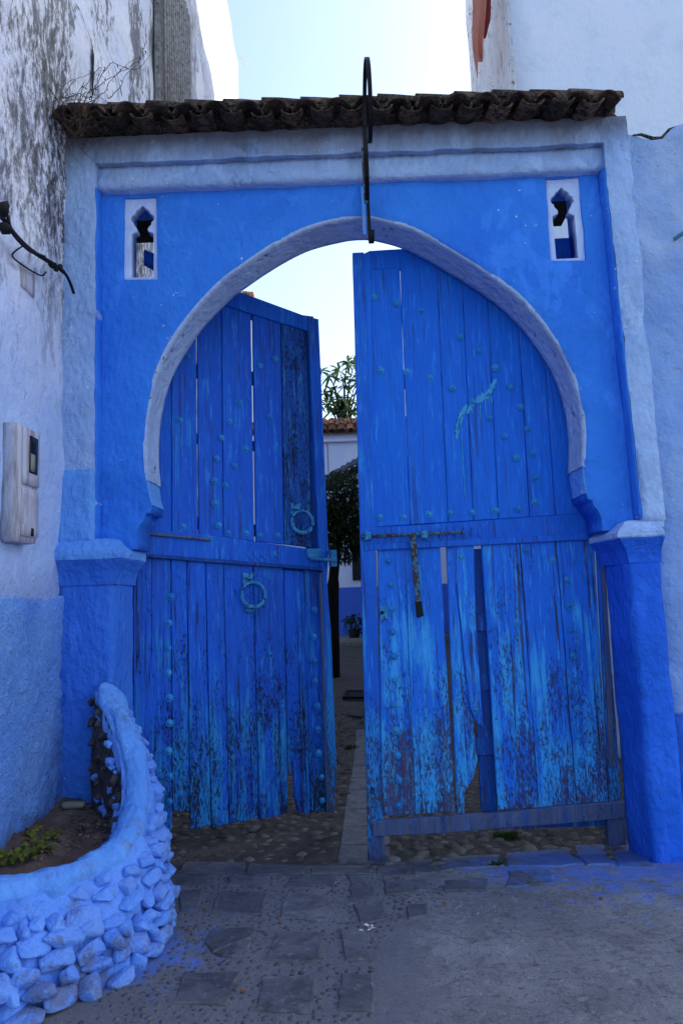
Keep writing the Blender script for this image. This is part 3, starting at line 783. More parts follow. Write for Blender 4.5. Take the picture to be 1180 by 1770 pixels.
while x < 1.94:
    z0 = 4.752 - .012*x
    pit = R(13)
    for row in range(2):
        yy_ = 4.07 + row*.055 + random.uniform(-.015, .015); zz = z0 + row*.030
        M4 = Matrix.Translation((x+random.uniform(-.01, .01), yy_, zz-.006)) @ Matrix.Rotation(pit+random.uniform(-.04, .04), 4, 'X') @ Matrix.Rotation(random.uniform(-.06, .06), 4, 'Z')
        inst('tile', random.choice(cov), roof, M4)
        if row == 0 and x < 1.80:
            M4 = Matrix.Translation((x+.098, yy_+random.uniform(-.01, .03), zz+.012)) @ Matrix.Rotation(pit+random.uniform(-.03, .03), 4, 'X') @ Matrix.Rotation(random.uniform(-.05, .05), 4, 'Z')
            inst('tile', random.choice(pan), roof, M4)
    x += .196
x = -1.74
while x < 1.70:
    M4 = Matrix.Translation((x, 4.335+random.uniform(-.01, .01), 4.915-.018*x*.6+random.uniform(-.004, .010))) @ Matrix.Rotation(R(-90), 4, 'Z') @ Matrix.Rotation(R(random.uniform(-2.0, -.3)), 4, 'X')
    o = inst('tile', random.choice(ridge), roof, M4); x += .262
obj('mortar_bed', rbox(-1.78, 1.92, 4.250, 4.46, 4.80, 4.925, .03, .03, .028, 4), M['mortar'], roof, True)
# back slope of the roof on boards
bm = bmesh.new()
for (xa, xb) in ((-1.8, 2.05),):
    q = [bm.verts.new(v) for v in [(xa, 4.45, 4.90), (xb, 4.45, 4.90), (xb, 5.72, 4.83), (xa, 5.72, 4.83), (xa, 4.45, 4.85), (xb, 4.45, 4.85), (xb, 5.72, 4.79), (xa, 5.72, 4.79)]]
    for f in ((0, 1, 2, 3), (7, 6, 5, 4), (0, 4, 5, 1), (1, 5, 6, 2), (2, 6, 7, 3), (3, 7, 4, 0)): bm.faces.new([q[i] for i in f])
obj('roof_board', bm, M['darkwood'], roof)

# ================================================================== GATE LEAVES
class Leaf:
    def __init__(s, hinge, free, name, label):
        s.h = Vector(hinge); s.f = Vector(free); s.u = (s.f-s.h).normalized(); s.n = Vector((s.u.y, -s.u.x, 0))
        if s.n.y > 0: s.n = -s.n
        s.root = empty(name, (s.h.x, s.h.y, gz(0, s.h.y)), label, 'gate leaf')
    def at(s, px, py):
        d = ray(px, py); t = (s.n.dot(s.h)-s.n.z*EYE)/s.n.dot(d) if False else s.n.dot(Vector((s.h.x, s.h.y, 0)))/s.n.dot(d)
        p = d*t; p.z += EYE; return Vector(((p-s.h).dot(s.u), p.z))
    def w(s, u, z, off=0.0):
        return Vector((s.h.x, s.h.y, 0)) + s.u*u + Vector((0, 0, z)) + s.n*off
    def board(s, name, pts, off, th, mat, ch=.0045, jit=.0015, step=.12, px=True, parent=None):
        q = [s.at(*p) for p in pts] if px else [Vector(p) for p in pts]
        q = resample(q, step, True, jit, random.random()*30)
        return obj(name, prism([(p.x, p.y) for p in q], lambda u, v, d: s.w(u, v, off-d), th, ch), mat, parent or s.root)
    def planks(s, seams, top, bot, mats, gaps=None, offs=None, name='plank', jag=0.0, bots=None, th=.028):
        S = [(s.at(*a), s.at(*b)) for a, b in seams]; T = [s.at(*p) for p in top]; B = [s.at(*p) for p in bot]
        def hit(l1, l2):
            a, b = l1; c, d = l2; r = b-a; q = d-c; den = r.x*q.y-r.y*q.x; t = ((c.x-a.x)*q.y-(c.y-a.y)*q.x)/den; return a+r*t
        out = []
        for i in range(len(S)-1):
            gl = (gaps[i] if gaps else .003)/2; gr = (gaps[i+1] if gaps else .003)/2
            tl, tr = hit(S[i], T), hit(S[i+1], T); 
            Bi = [s.at(*p) for p in bots[i]] if bots and bots[i] else B
            bl, br = hit(S[i], Bi), hit(S[i+1], Bi)
            tl.x += gl if s.u.x > 0 else -gl; bl.x += gl if s.u.x > 0 else -gl; tr.x -= gr if s.u.x > 0 else -gr; br.x -= gr if s.u.x > 0 else -gr
            pts = [tl, tr]
            n = 5
            if jag:
                pts.append(br)
                for k in range(1, n*2): 
                    p = br.lerp(bl, k/(n*2)); pts.append(Vector((p.x, p.y+random.uniform(-jag, jag))))
                pts.append(bl)
            else: pts += [br, bl]
            o_ = offs[i] if offs else random.uniform(-.004, .004)
            out.append(s.board(name, [(p.x, p.y) for p in pts], o_, th, mats[i] if isinstance(mats, list) else mats, px=False))
        return out
    def mat4(s, px, py, off):
        q = s.at(px, py); o = s.w(q.x, q.y, off); up = Vector((0, 0, 1)); sx = up.cross(s.n).normalized()
        return frame(o, sx, up, s.n)
def stud_mesh(seed):
    bm = bmesh.new(); ring0, ring1 = [], []
    N_ = 16
    for i in range(N_):
        a = 2*math.pi*i/N_; k = 1.0 if i % 2 == 0 else .80
        ring0.append(bm.verts.new((math.cos(a)*.030*k, math.sin(a)*.030*k, .0))); ring1.append(bm.verts.new((math.cos(a)*.029*k, math.sin(a)*.029*k, .004)))
    rr = [ring0, ring1]
    for r_, z_ in ((.019, .003), (.0165, .008), (.012, .0145), (.006, .018)):
        rr.append([bm.verts.new((math.cos(2*math.pi*i/N_)*r_, math.sin(2*math.pi*i/N_)*r_, z_)) for i in range(N_)])
    for a, b in zip(rr, rr[1:]):
        for i in range(N_): bm.faces.new([a[i], a[(i+1) % N_], b[(i+1) % N_], b[i]])
    bm.faces.new(rr[-1])
    for f in bm.faces: f.smooth = f.calc_center_median().z > .006
    me = bpy.data.meshes.new('stud'); bm.to_mesh(me); bm.free(); me.materials.append(M['stud']); return me
studm = stud_mesh(0)
def studs(leaf, lst, sc, ox, oy, off=.004, k=1.0):
    for x, y in lst:
        M4 = leaf.mat4(ox+x/sc, oy+y/sc, off) @ Matrix.Rotation(random.uniform(0, 3), 4, 'Z') @ Matrix.Rotation(random.uniform(-.08, .08), 4, 'X')
        inst('stud', studm, leaf.root, M4, k*random.uniform(.84, 1.06))
random.seed(21)
# ---- right leaf
RL = Leaf((1.80, 4.77, 0), (.12, 4.755, 0), 'wooden_gate_leaf', 'tall bright blue plank leaf on the right with long bolt and turquoise paint splash')
seams = [((636,467),(646,910)), ((691,465),(709,908)), ((754,462),(774,903)), ((798,481),(818,900)), ((842,511),(861,897)), ((896,565),(915,893)), ((941,621),(959,890)), ((985,770),(1003,886)), ((1030,770),(1045,884))]
RL.planks(seams, ((634,466),(758,458)), ((646,911),(1000,888)), M['wood_up_r'], gaps=[.002,.003,.004,.003,.004,.003,.005,.004,.002], offs=[.0,.004,-.002,.001,-.004,.002,.0,-.004])
RL.board('stile', [(609,439),(628,438),(648,950),(661,1418),(661,1440),(640,1450),(636,1494),(635,1439),(622,930)], .022, .06, M['wood_stile'], .005)
RL.board('moulding', [(626,440),(640,434),(648,912),(634,912)], .012, .03, M['wood_up_r'])
RL.board('top_rail', [(637,434),(700,430),(760,425),(1000,410),(1000,448),(758,460),(636,467)], .006, .045, M['wood_up_r'])
RL.board('middle_rail', [(624,915),(646,911),(700,909),(1000,888),(1050,885),(1050,926),(1020,928),(646,943),(625,947)], .012, .05, M['wood_rail'])
RL.board('batten', [(628,941),(646,940),(1022,922),(1025,933),(646,952),(629,954)], .028, .03, M['wood_rail'])
# lower planks
LB = ((640,1412),(1075,1388)); LT = ((643,945),(1022,925))
lw = M['wood_lo_r']
RL.planks([((652,956),(660,1411)), ((699,953),(718,1411)), ((762,951),(788,1408))], LT, LB, lw, gaps=[.003,.004,.012], offs=[.0,-.003])
RL.board('plank', [(771,936),(786,935),(788,1010),(795,1080),(803,1160),(818,1245),(822,1300),(826,1312),(818,1345),(802,1373),(803,1408),(790,1408),(781,1180)], -.008, .025, lw, step=.08)
RL.board('broken_plank', [(787,935),(818,933),(821,1060),(830,1190),(834,1256),(824,1250),(812,1225),(804,1160),(796,1080),(789,1010)], .005, .028, lw, step=.08)
RL.planks([((832,950),(860,1403)), ((898,946),(931,1401)), ((961,938),(997,1391)), ((1026,932),(1052,1388))], LT, LB, lw, gaps=[.003,.004,.006,.003], offs=[.003,.0,-.003])
RL.board('plank', [(1030,930),(1040,930),(1074,1385),(1054,1388)], .0, .03, M['wood_stile'])
RL.board('batten', [(1037,958),(1043,958),(1060,1322),(1051,1326)], .024, .024, M['wood_grey'])
RL.board('moulding', [(643,954),(650,954),(657,1272),(651,1276)], .018, .02, M['wood_grey'])
RL.board('brace', [(812,948),(838,948),(862,1408),(834,1408)], -.05, .03, M['wood_behind'])
for y0, y1 in ((1062,1092), (1165,1195), (1278,1308)):
    RL.board('ledge', [(790,y0+2),(870,y0-2),(872,y1-2),(792,y1+2)], -.032, .018, M['wood_behind'])
RL.board('bottom_rail', [(643,1417),(760,1409),(880,1401),(985,1389),(1080,1383),(1081,1411),(985,1420),(880,1428),(760,1438),(644,1444)], .034, .035, M['wood_grey'], .005)
RL.board('back_ledge', [(650,1425),(1075,1400),(1075,1430),(655,1440)], -.03, .03, M['wood_behind'])
RL.board('foot', [(636,1440),(663,1440),(666,1484),(656,1493),(638,1494)], .015, .07, M['wood_grey'], .005)
RL.board('foot', [(1048,1415),(1078,1412),(1082,1460),(1052,1463)], .010, .07, M['wood_grey'], .005)
for a, b in (((862,1404),(905,1402)), ((905,1404),(931,1403))):
    RL.board('plank_end', [(a[0],1425),(b[0],1423),(b[0],1434),(a[0],1436)], -.012, .02, lw)
studs(RL, [(130,185),(205,207),(291,232),(421,320),(486,368),(541,425),(153,434),(241,437),(320,460),(396,493),(465,540),(591,490),(627,558),(523,596),(650,633),(573,656),(613,730),(668,714),(678,798),(676,880),(151,932),(231,932),(316,921),(389,918),(464,915),(541,909),(620,904)], 1.967, 580, 420)
studs(RL, [(179,138),(186,217),(189,300),(192,378),(196,462),(200,543),(203,628),(205,712),(210,797),(214,880),(214,968),(424,123),(474,641),(645,100),(735,133),(785,200),(791,288),(797,373),(805,458),(813,546),(820,638),(825,733),(836,818),(615,345),(840,908)], 1.967, 580, 900)
for y0, y1 in ((520,545), (640,665), (800,830), (896,914)):
    RL.board('ledge', [(637,y0+6),(1000,y0-10),(1000,y1-10),(637,y1+6)], -.034, .03, M['wood_behind'])
# splash of turquoise paint: a thin dried film on the planks
def blob_film(leaf, pts, wd, off=.0050):
    for (x0, y0), (x1, y1), w0 in pts:
        a, b = leaf.at(x0, y0), leaf.at(x1, y1); d = (b-a).normalized(); s_ = Vector((-d.y, d.x)); n = 8; L_, R_ = [], []
        for i in range(n+1):
            p = a.lerp(b, i/n); k = w0*1.7*(.35+.65*abs(math.sin(i*1.7+x0)))*(math.sin(math.pi*(i+.6)/(n+1.2))**.5)
            L_.append((p+s_*k)[:]); R_.append((p-s_*k*.8)[:])
        obj('paint_splash', prism(L_+R_[::-1], lambda u, v, dd: leaf.w(u, v, off-dd), .006, .001), M['splash'], leaf.root)
M['splash'] = simple('turquoise paint splash', (.06, .36, .68), .7, .35, 20)
blob_film(RL, [((857,655),(840,690),.014), ((845,680),(822,695),.022), ((822,690),(806,716),.012), ((806,700),(792,728),.014), ((794,722),(788,760),.012), ((800,716),(790,745),.010), ((797,752),(803,862),.003), ((829,690),(829,728),.003), ((838,688),(838,712),.003), ((848,678),(850,698),.003), ((815,694),(816,715),.003)], 0)
# bolt and hasp
bolt = empty('bolt', RL.w(*RL.at(710,925), .05), None, None); bolt.parent = RL.root; bolt.location = RL.w(*RL.at(710,925), .05) - wloc(RL.root)
bm = bmesh.new(); a = RL.at(622,929); b = RL.at(799,921); tube(bm, [RL.w(a.x, a.y, .056), RL.w(b.x, b.y, .056)], .011, 8); obj('bolt_bar', bm, M['rusty'], bolt)
bm = bmesh.new()
for i in range(18):
    t = .38+.034*i; p = a.lerp(b, t); bar(bm, RL.w(p.x, p.y-.004, .06), RL.w(p.x, p.y+.013, .06), .005, .012, RL.n)
obj('bolt_serration', bm, M['ironwork'], bolt)
for x in (635, 731):
    c = RL.at(x, 928 if x < 700 else 925); obj('bracket', prism([(c.x-.022, c.y-.028), (c.x+.022, c.y-.028), (c.x+.022, c.y+.028), (c.x-.022, c.y+.028)], lambda u, v, d: RL.w(u, v, .076-d), .05, .006), M['ironwork'], bolt)
RL.board('hasp', [(706,926),(716,926),(722,1000),(727,1064),(718,1067),(711,990)], .075, .014, M['rusty'], .004)
RL.board('hasp_end', [(715,1040),(726,1039),(729,1064),(718,1068)], .084, .02, M['iron'], .004)
RL.board('latch_plate', [(656,1048),(669,1047),(670,1069),(657,1071)], .010, .01, M['ironwork'], .002)
bm = bmesh.new(); q = RL.at(660,1059); tube(bm, [RL.w(q.x, q.y, .004), RL.w(q.x, q.y, .013)], .013, 12); obj('keyhole', bm, M['iron'], RL.root)
# carved rosette on each rail
def rosette(leaf, px, pydisc, r, flip, off):
    c = leaf.at(px, pydisc); sgn = 1 if leaf.u.x > 0 else -1
    d = -1 if flip else 1
    pts = []
    for i in range(15):
        a = R(60+i*240/14); pts.append((c.x+sgn*d*math.cos(a)*r, c.y+math.sin(a)*r))
    base = c.x+sgn*d*r*.5
    for i in range(6):
        pts.append((base+sgn*d*(i*.055), c.y-r*.75)); pts.append((base+sgn*d*(i*.055+.012), c.y-r*.15))
    for i in range(5, -1, -1):
        pts.append((base+sgn*d*(i*.055+.012), c.y+r*.15)); pts.append((base+sgn*d*(i*.055), c.y+r*.75))
    o = obj('carved_plate', prism(pts, lambda u, v, dd: leaf.w(u, v, off-dd), .012, .003), M['wood_rail'], leaf.root)
rosette(RL, 835, 921, .062, True, .0175)
# ---- left leaf
LLf = Leaf((-1.50, 4.76, 0), (-.18, 5.40, 0), 'wooden_gate_leaf', 'weathered blue plank leaf on the left swung inwards with two ring knockers')
U = lambda x, y: (220+x/2.81, 480+y/2.81)
D_ = lambda x, y: (220+x/2.81, 940+y/2.81)
up = M['wood_up_l']
seams = [((262,560),(262,916)), ((296.5,660),(297,916)), (U(338,260), U(346,1245)), (U(428,180), U(430,590)), (U(457,135), U(468,1260)), (U(605,170), U(622,1290)), (U(745,205), U(762,1300)), (U(872,262), U(895,1305))]
seams[3] = (U(425,180), (380, 926))
seams.pop(3)
LLf.planks(seams, (U(460,132), U(868,262)), (U(130,1225), U(895,1310)), [up, up, up, up, up, M['wood_speck']], gaps=[.002,.004,.012,.004,.018,.005,.004], offs=[0,.002,-.002,.002,.0,.004])
LLf.planks([((225,560),(225,916)), ((262,560),(262,916))], (U(460,132), U(868,262)), (U(130,1225), U(895,1310)), [up])
LLf.board('stile', [U(872,192),U(925,205),U(972,1325),D_(965,190),D_(985,420),D_(1012,1100),D_(1000,1310),D_(975,1302),D_(960,900),D_(945,145),U(925,1320)], .02, .06, M['wood_stile'], .005)
LLf.board('inner_stile', [U(860,230),U(905,240),U(945,1330),U(880,1330)], -.032, .03, M['wood_behind'])
LLf.board('top_rail', [(250,432),(412,505),U(872,192),U(878,262),U(745,222),U(460,132),(250,455)], .014, .05, M['wood_rail'])
LLf.board('middle_rail', [U(40,1212),U(400,1250),U(760,1300),U(940,1326),U(945,1412),U(500,1395),U(40,1345)], .006, .05, M['wood_rail'])
LLf.board('batten', [U(60,1232),U(400,1266),U(402,1280),U(60,1247)], .03, .03, M['wood_grey'])
LLf.board('batten', [U(40,1340),U(400,1365),U(940,1408),U(938,1424),U(400,1385),U(40,1356)], .034, .035, M['wood_behind'])
ll = M['wood_lo_l']
seams = [(D_(30,75), D_(30,1400)), (D_(213,85), D_(220,1390)), (D_(290,95), D_(305,1300)), (D_(380,100), D_(408,1380)), (D_(468,108), D_(495,1355)), (D_(612,120), D_(640,1335)), (D_(760,130), D_(782,1310)), (D_(855,135), D_(892,1310)), (D_(932,140), D_(977,1302))]
b_ = [(D_(120,1402), D_(222,1385)), (D_(225,1303), D_(305,1300)), (D_(315,1388), D_(405,1368)), (D_(410,1382), D_(495,1352)), (D_(500,1360), D_(637,1334)), (D_(640,1342), D_(780,1308)), (D_(822,1300), D_(890,1310)), (D_(895,1308), D_(975,1300))]
LLf.planks(seams[:7], (D_(20,60), D_(940,130)), (D_(0,1400), D_(900,1310)), ll, gaps=[.002,.004,.003,.005,.004,.006,.003], jag=.012, bots=b_)
LLf.board('plank', [D_(762,125),D_(855,133),D_(890,1306),D_(870,1316),D_(850,1305),D_(830,1312),D_(815,1240),D_(805,1080),D_(796,1050),D_(788,1130),D_(780,1060)], .0, .028, ll)
LLf.planks(seams[7:], (D_(20,60), D_(940,130)), (D_(0,1400), D_(900,1310)), ll, gaps=[.004,.003], jag=.008, bots=b_[7:])
LLf.board('moulding', [D_(930,140),D_(945,140),D_(985,1295),D_(965,1300)], .016, .02, M['wood_grey'])
studs(LLf, [(295,385),(645,428),(718,395),(545,608),(497,697),(256,693),(692,675),(459,778),(575,832),(436,878),(520,915),(424,987),(477,1008),(427,1097),(443,1203),(270,1208),(488,1240),(578,1240),(643,1255),(730,1253)], 2.81, 220, 480)
studs(LLf, [(212,257),(203,383),(200,505),(200,625),(205,747),(205,870),(200,1005),(205,1128),(205,1250),(908,320),(907,450),(907,567),(910,665),(922,788),(924,900),(928,1015),(942,1132),(946,1245)], 2.81, 220, 940)
for y0, y1 in ((530,548), (640,662), (760,776), (905,925)):
    LLf.board('ledge', [(262,y0-24),(545,y0+14),(545,y1+14),(262,y1-22)], -.034, .03, M['wood_behind'])
LLf.board('ledge', [(240,955),(560,975),(560,1000),(240,985)], -.034, .03, M['wood_behind'])
rosette(LLf, 414, 957, .075, False, .0105)
def knocker(leaf, plate, ring, r, tilt, striker):
    q = leaf.at(*plate); k = empty('ring_knocker', leaf.w(q.x, q.y, .01), None, None); k.parent = leaf.root; k.location = leaf.w(q.x, q.y, .01)-wloc(leaf.root)
    pts = []
    for i in range(16):
        a = 2*math.pi*i/16; rr = .062 if i % 4 == 2 else (.045 if i % 2 else .036); pts.append((q.x+math.cos(a)*rr, q.y+math.sin(a)*rr))
    obj('plate', prism(pts, lambda u, v, d: leaf.w(u, v, .014-d), .010, .003), M['ironwork'], k)
    bm = bmesh.new(); tube(bm, [leaf.w(q.x-.02, q.y, .01), leaf.w(q.x-.016, q.y, .045), leaf.w(q.x+.016, q.y, .045), leaf.w(q.x+.02, q.y, .01)], .012, 8); obj('staple', bm, M['ironwork'], k)
    c = leaf.at(*ring); bm = bmesh.new(); pts = []; rad = []
    for i in range(37):
        a = 2*math.pi*i/36 + math.pi/2; zz = math.sin(a)*r
        pts.append(leaf.w(c.x+math.cos(a)*r, c.y+zz, .035 + (zz-r)*-tilt*.25)); rad.append(.0135+.003*math.sin(a+math.pi))
    tube(bm, pts, rad, 10, False); obj('ring', bm, M['ironwork'], k)
    if striker:
        s_ = leaf.at(*striker); bm = bmesh.new()
        bmesh.ops.create_uvsphere(bm, u_segments=14, v_segments=8, radius=.035); 
        for v in bm.verts: v.co = leaf.w(s_.x+v.co.x*1.1, s_.y+v.co.z*.7, .005+v.co.y*.8)
        obj('striker', bm, M['ironwork'], k, True)
knocker(LLf, (428,1000), (435,1028), .092, .2, (431,1054))
knocker(LLf, (510,880), (519,903), .088, .25, None)
# latch on the left leaf
LLf.board('latch', [D_(860,25),D_(930,25),D_(930,75),D_(870,72)], .045, .03, M['ironwork'], .006)
bm = bmesh.new(); a = LLf.at(532,966); b = LLf.at(576,970); tube(bm, [LLf.w(a.x, a.y, .05), LLf.w(b.x, b.y, .05)], .014, 8); obj('latch_bolt', bm, M['ironwork'], LLf.root)
bm = bmesh.new(); a = LLf.at(572,960); bar(bm, LLf.w(a.x, a.y-.09, .03), LLf.w(a.x, a.y+.04, .03), .05, .05, LLf.n); obj('keeper', bm, M['ironwork'], LLf.root)
for lf, px, py in ((LLf, 579, 1316), (RL, 643, 1365)):
    q = lf.at(px, py); bm = bmesh.new(); tube(bm, [lf.w(q.x, q.y+math.sin(a_)*.018, .03+math.cos(a_)*.018) if lf is LLf else lf.w(q.x+math.cos(a_)*.012, q.y+math.sin(a_)*.02, .03) for a_ in [2*math.pi*i/14 for i in range(15)]], .003, 6, False); obj('pull_ring', bm, M['iron'], lf.root)

# ================================================================== LEFT WALL AND ITS THINGS
XW = -1.78
def wall_yz(poly, x_face, thick, grid, lump, seed, name, mat, parent=None, fine=0.0):
    """upright wall in the YZ plane facing +X"""
    bm = panel([Vector(p) for p in poly], [], 0, thick, grid, lump, .006, seed, .01, fine)
    for v in bm.verts:
        y, d, z = v.co.x, v.co.y, v.co.z; v.co = Vector((x_face-d, y, z))
    return bobj(name, bm, mat, parent)
lw_ = empty('stained_wall', (XW-.1, 3.5, 0), 'tall old whitewashed wall on the left with black mould above a blue dado', 'wall')
wall_yz([(1.2, -.3), (6.4, -.3), (6.4, 2), (6.4, 9.9), (1.2, 10.2)], XW, .4, .09, .016, 2, 'plaster_face', M['wall_left'], lw_)
wall_yz([(2.6, -.25), (4.38, -.25), (4.38, 1.675), (2.6, 1.70)], XW+.022, .06, .018, .014, 4, 'dado', M['wall_left'], lw_, .012)
bh = empty('whitewashed_house', (XW-.5, 8, 0), 'tall peeling whitewashed house with window grille behind the roof at left', 'house')
wh = plaster('peeling whitewash', (.66, .68, .76), (.74, .75, .78), chip=(.28, .16, .12), chips=.09, dirt=1.2)
M['wh'] = wh
wall_yz([(6.42, -.3), (10.1, -.3), (10.12, 9.7), (8.8, 10.15), (6.42, 10.2)], XW-.01, .4, .12, .02, 5, 'wall', wh, bh)
# grille window seen almost edge on
gr = empty('window', (XW, 7.2, 6.9), None, None); gr.parent = bh; gr.location = Vector((XW, 7.2, 6.9))-wloc(bh)
bm = bmesh.new(); bar(bm, (XW+.0, 7.22, 6.3), (XW+.0, 7.22, 9.0), 1.25, .03, Vector((1, 0, 0))); obj('pane', bm, M['grime'], gr)
for i in range(13):
    y = 6.62+i*.1; bm = bmesh.new(); tube(bm, [(XW+.10, y, 6.3), (XW+.10, y, 9.0)], .016, 6); obj('bar', bm, M['greyiron'], gr)
for i in range(7):
    bm = bmesh.new(); bar(bm, (XW+.10, 6.6, 6.45+i*.38), (XW+.10, 7.85, 6.45+i*.38), .02, .02); obj('bar', bm, M['greyiron'], gr)
bm = bmesh.new(); bar(bm, (XW+.03, 6.58, 6.3), (XW+.03, 6.58, 9.0), .05, .05); bar(bm, (XW+.03, 7.86, 6.3), (XW+.03, 7.86, 9.0), .08, .08); obj('frame', bm, M['grime'], gr)
bl = empty('sunlit_house', (XW-1, 11.6, 0), 'bright white sunlit house wall behind the peeling one, below the sky', 'house')
wall_yz([(8.0, -.3), (13.05, -.3), (13.1, 12.75), (8.0, 13.9)], XW-.02, .5, .3, .02, 7, 'wall', M['white_lit'], bl)
bm = bmesh.new(); a = PX(412, 92, XW); bar(bm, a, a+Vector((.16, .1, -.22)), .03, .03); obj('overflow_spout', bm, M['white'], bl)
# meter box
mb = empty('meter_box', (XW+.05, 3.63, 1.95), 'weathered white electricity meter box with broken dark window on left wall', 'meter box')
def yzb(y0, y1, z0, z1, x0, x1, r=.008, seed=0, lump=.001): return rbox(x0, x1, y0, y1, z0, z1, r, .06, lump, seed)
obj('casing', yzb(3.545, 3.80, 1.955, 2.60, XW-.01, XW+.075, .015), M['meter'], mb, True)
obj('cover', yzb(3.60, 3.792, 2.27, 2.585, XW+.07, XW+.088, .006), M['meter'], mb, True)
obj('lower_cover', yzb(3.60, 3.792, 1.99, 2.255, XW+.07, XW+.086, .006), M['meter'], mb, True)
obj('window', yzb(3.66, 3.765, 2.34, 2.55, XW+.075, XW+.091, .003), M['glass_dark'], mb, True)
obj('torn_paper', yzb(3.675, 3.725, 2.35, 2.45, XW+.085, XW+.094, .002), M['paper'], mb, True)
obj('latch', yzb(3.70, 3.725, 1.995, 2.04, XW+.08, XW+.092, .002), M['glass_dark'], mb, True)
# small cover plate
o = tag(obj('wall_plate', yzb(3.70, 3.86, 3.43, 3.58, XW-.01, XW+.015, .005), M['meter'], None, True), 'small square painted cover plate on the left wall below the cable', 'plate')
# cable
cb = empty('electric_cable', PX(60, 440, XW+.12), 'thick black cable with taped joints drooping from the left wall', 'cable')
bm = bmesh.new()
cp = catmull([PX(x, y, XW+d) for x, y, d in [(-40,352,.05),(0,372,.06),(20,398,.07),(45,425,.08),(70,443,.10),(95,458,.12),(113,473,.14),(122,490,.15),(128,507,.15)]], 5)
tube(bm, cp, [.013]*30+[.009]*(len(cp)-30), 8); obj('cable', bm, M['rubber'], cb)
bm = bmesh.new(); tube(bm, catmull([PX(x, y, XW+d) for x, y, d in [(-20,348,.05),(10,366,.07),(22,402,.09),(50,432,.09),(78,444,.12)]], 5), .009, 6); obj('cable', bm, M['rubber'], cb)
bm = bmesh.new(); tube(bm, catmull([PX(x, y, XW+d) for x, y, d in [(40,425,.02),(22,440,.02),(35,455,.03),(70,476,.04),(80,470,.05)]], 5), .005, 6); obj('wire', bm, M['rubber'], cb)
for x, y, s in ((6, 360, .034), (10, 395, .030), (92, 458, .024), (104, 462, .017), (97, 466, .016)):
    bm = bmesh.new(); bmesh.ops.create_icosphere(bm, subdivisions=2, radius=s); c = PX(x, y, XW+.12)
    for v in bm.verts: v.co = c + v.co*(1+nz(v.co*30, 1, s*99, 2)*.5)
    obj('joint', bm, M['rubber'], cb, True)
# cracks in the old wall
def crack(pts, wd=.012):
    bm = bmesh.new(); pp = catmull([PX(x, y, XW) for x, y in pts], 6); L_, R_ = [], []
    for i, p in enumerate(pp):
        k = wd*(.5+random.random()); L_.append(bm.verts.new(p+Vector((.024, -k, nz(p, 9)*.02)))); R_.append(bm.verts.new(p+Vector((.024, k, nz(p, 9)*.02))))
    for i in range(len(pp)-1): bm.faces.new([L_[i], L_[i+1], R_[i+1], R_[i]])
    return bm
M['crack'] = simple('dark crack', (.02, .018, .016), 1)
# dried vine over the roof corner
for cr_ in ([(118,-10),(135,25),(152,70),(156,100),(154,165)], [(158,12),(170,50),(182,85),(195,120),(206,165)]): obj('crack', (lambda: crack(cr_, .016))(), M['crack'], lw_)
vine = empty('dried_vine', PX(125, 200, XW+.05), 'leafless dried vine tangled over the left end of the tiled roof', 'vine')
random.seed(9)
def P_(x, y, Y=4.15): return P(x, y, Y)
runs = [[(0,90),(60,120),(110,155),(125,175)],[(20,150),(60,180),(100,225),(140,245),(150,262)],[(130,190),(150,140),(175,115),(160,165)],[(125,200),(170,150),(205,125),(250,90)],[(150,185),(190,110),(235,120),(262,95)],[(120,220),(90,160),(50,150),(30,178)],[(125,205),(145,240),(120,225),(100,190),(110,150),(150,130),(180,135)],[(140,180),(178,160),(200,130),(240,108),(262,50)],[(140,215),(145,250),(130,238)],[(115,185),(95,200),(60,205)],[(190,165),(215,140),(236,112)],[(100,200),(130,230),(150,215),(140,190)],[(110,170),(140,160),(150,190),(120,205)],[(128,235),(150,268),(175,285)]]
bm = bmesh.new(); lb = bmesh.new()
for r_ in runs:
    off = random.uniform(-.12, .12); cpn = catmull([P_(x, y, 4.15+off) for x, y in r_], 7)
    cpn = [p+Vector((nz(p, 9, 1), nz(p, 9, 2), nz(p, 9, 3)))*.02 for p in cpn]
    tube(bm, cpn, [.0028*(1-.6*i/len(cpn)) for i in range(len(cpn))], 5)
    for p in cpn[::3]:
        for _ in range(random.choice((0, 1, 2))):
            d = Vector([random.gauss(0, 1) for _ in range(3)]).normalized(); e = d.cross(Vector((.3, .5, .8))).normalized(); s = random.uniform(.008, .02)
            q = p+d*.01; vv = [lb.verts.new(q+x_) for x_ in (e*s*.4, d*s*1.3, -e*s*.4, -d*s*.3)]; lb.faces.new(vv)
for _ in range(60):   # tangle at the corner
    c = P_(random.gauss(128, 14), random.gauss(200, 17), 4.12+random.uniform(-.1, .1)); d = Vector([random.gauss(0, 1) for _ in range(3)]).normalized()*random.uniform(.05, .16)
    e = Vector([random.gauss(0, 1) for _ in range(3)])*.04; tube(bm, catmull([c-d, c+e, c+d], 4), .0018, 4)
obj('stem', bm, M['twig'], vine); tag(obj('dead_leaves', lb, M['deadleaf'], vine), kind='stuff')

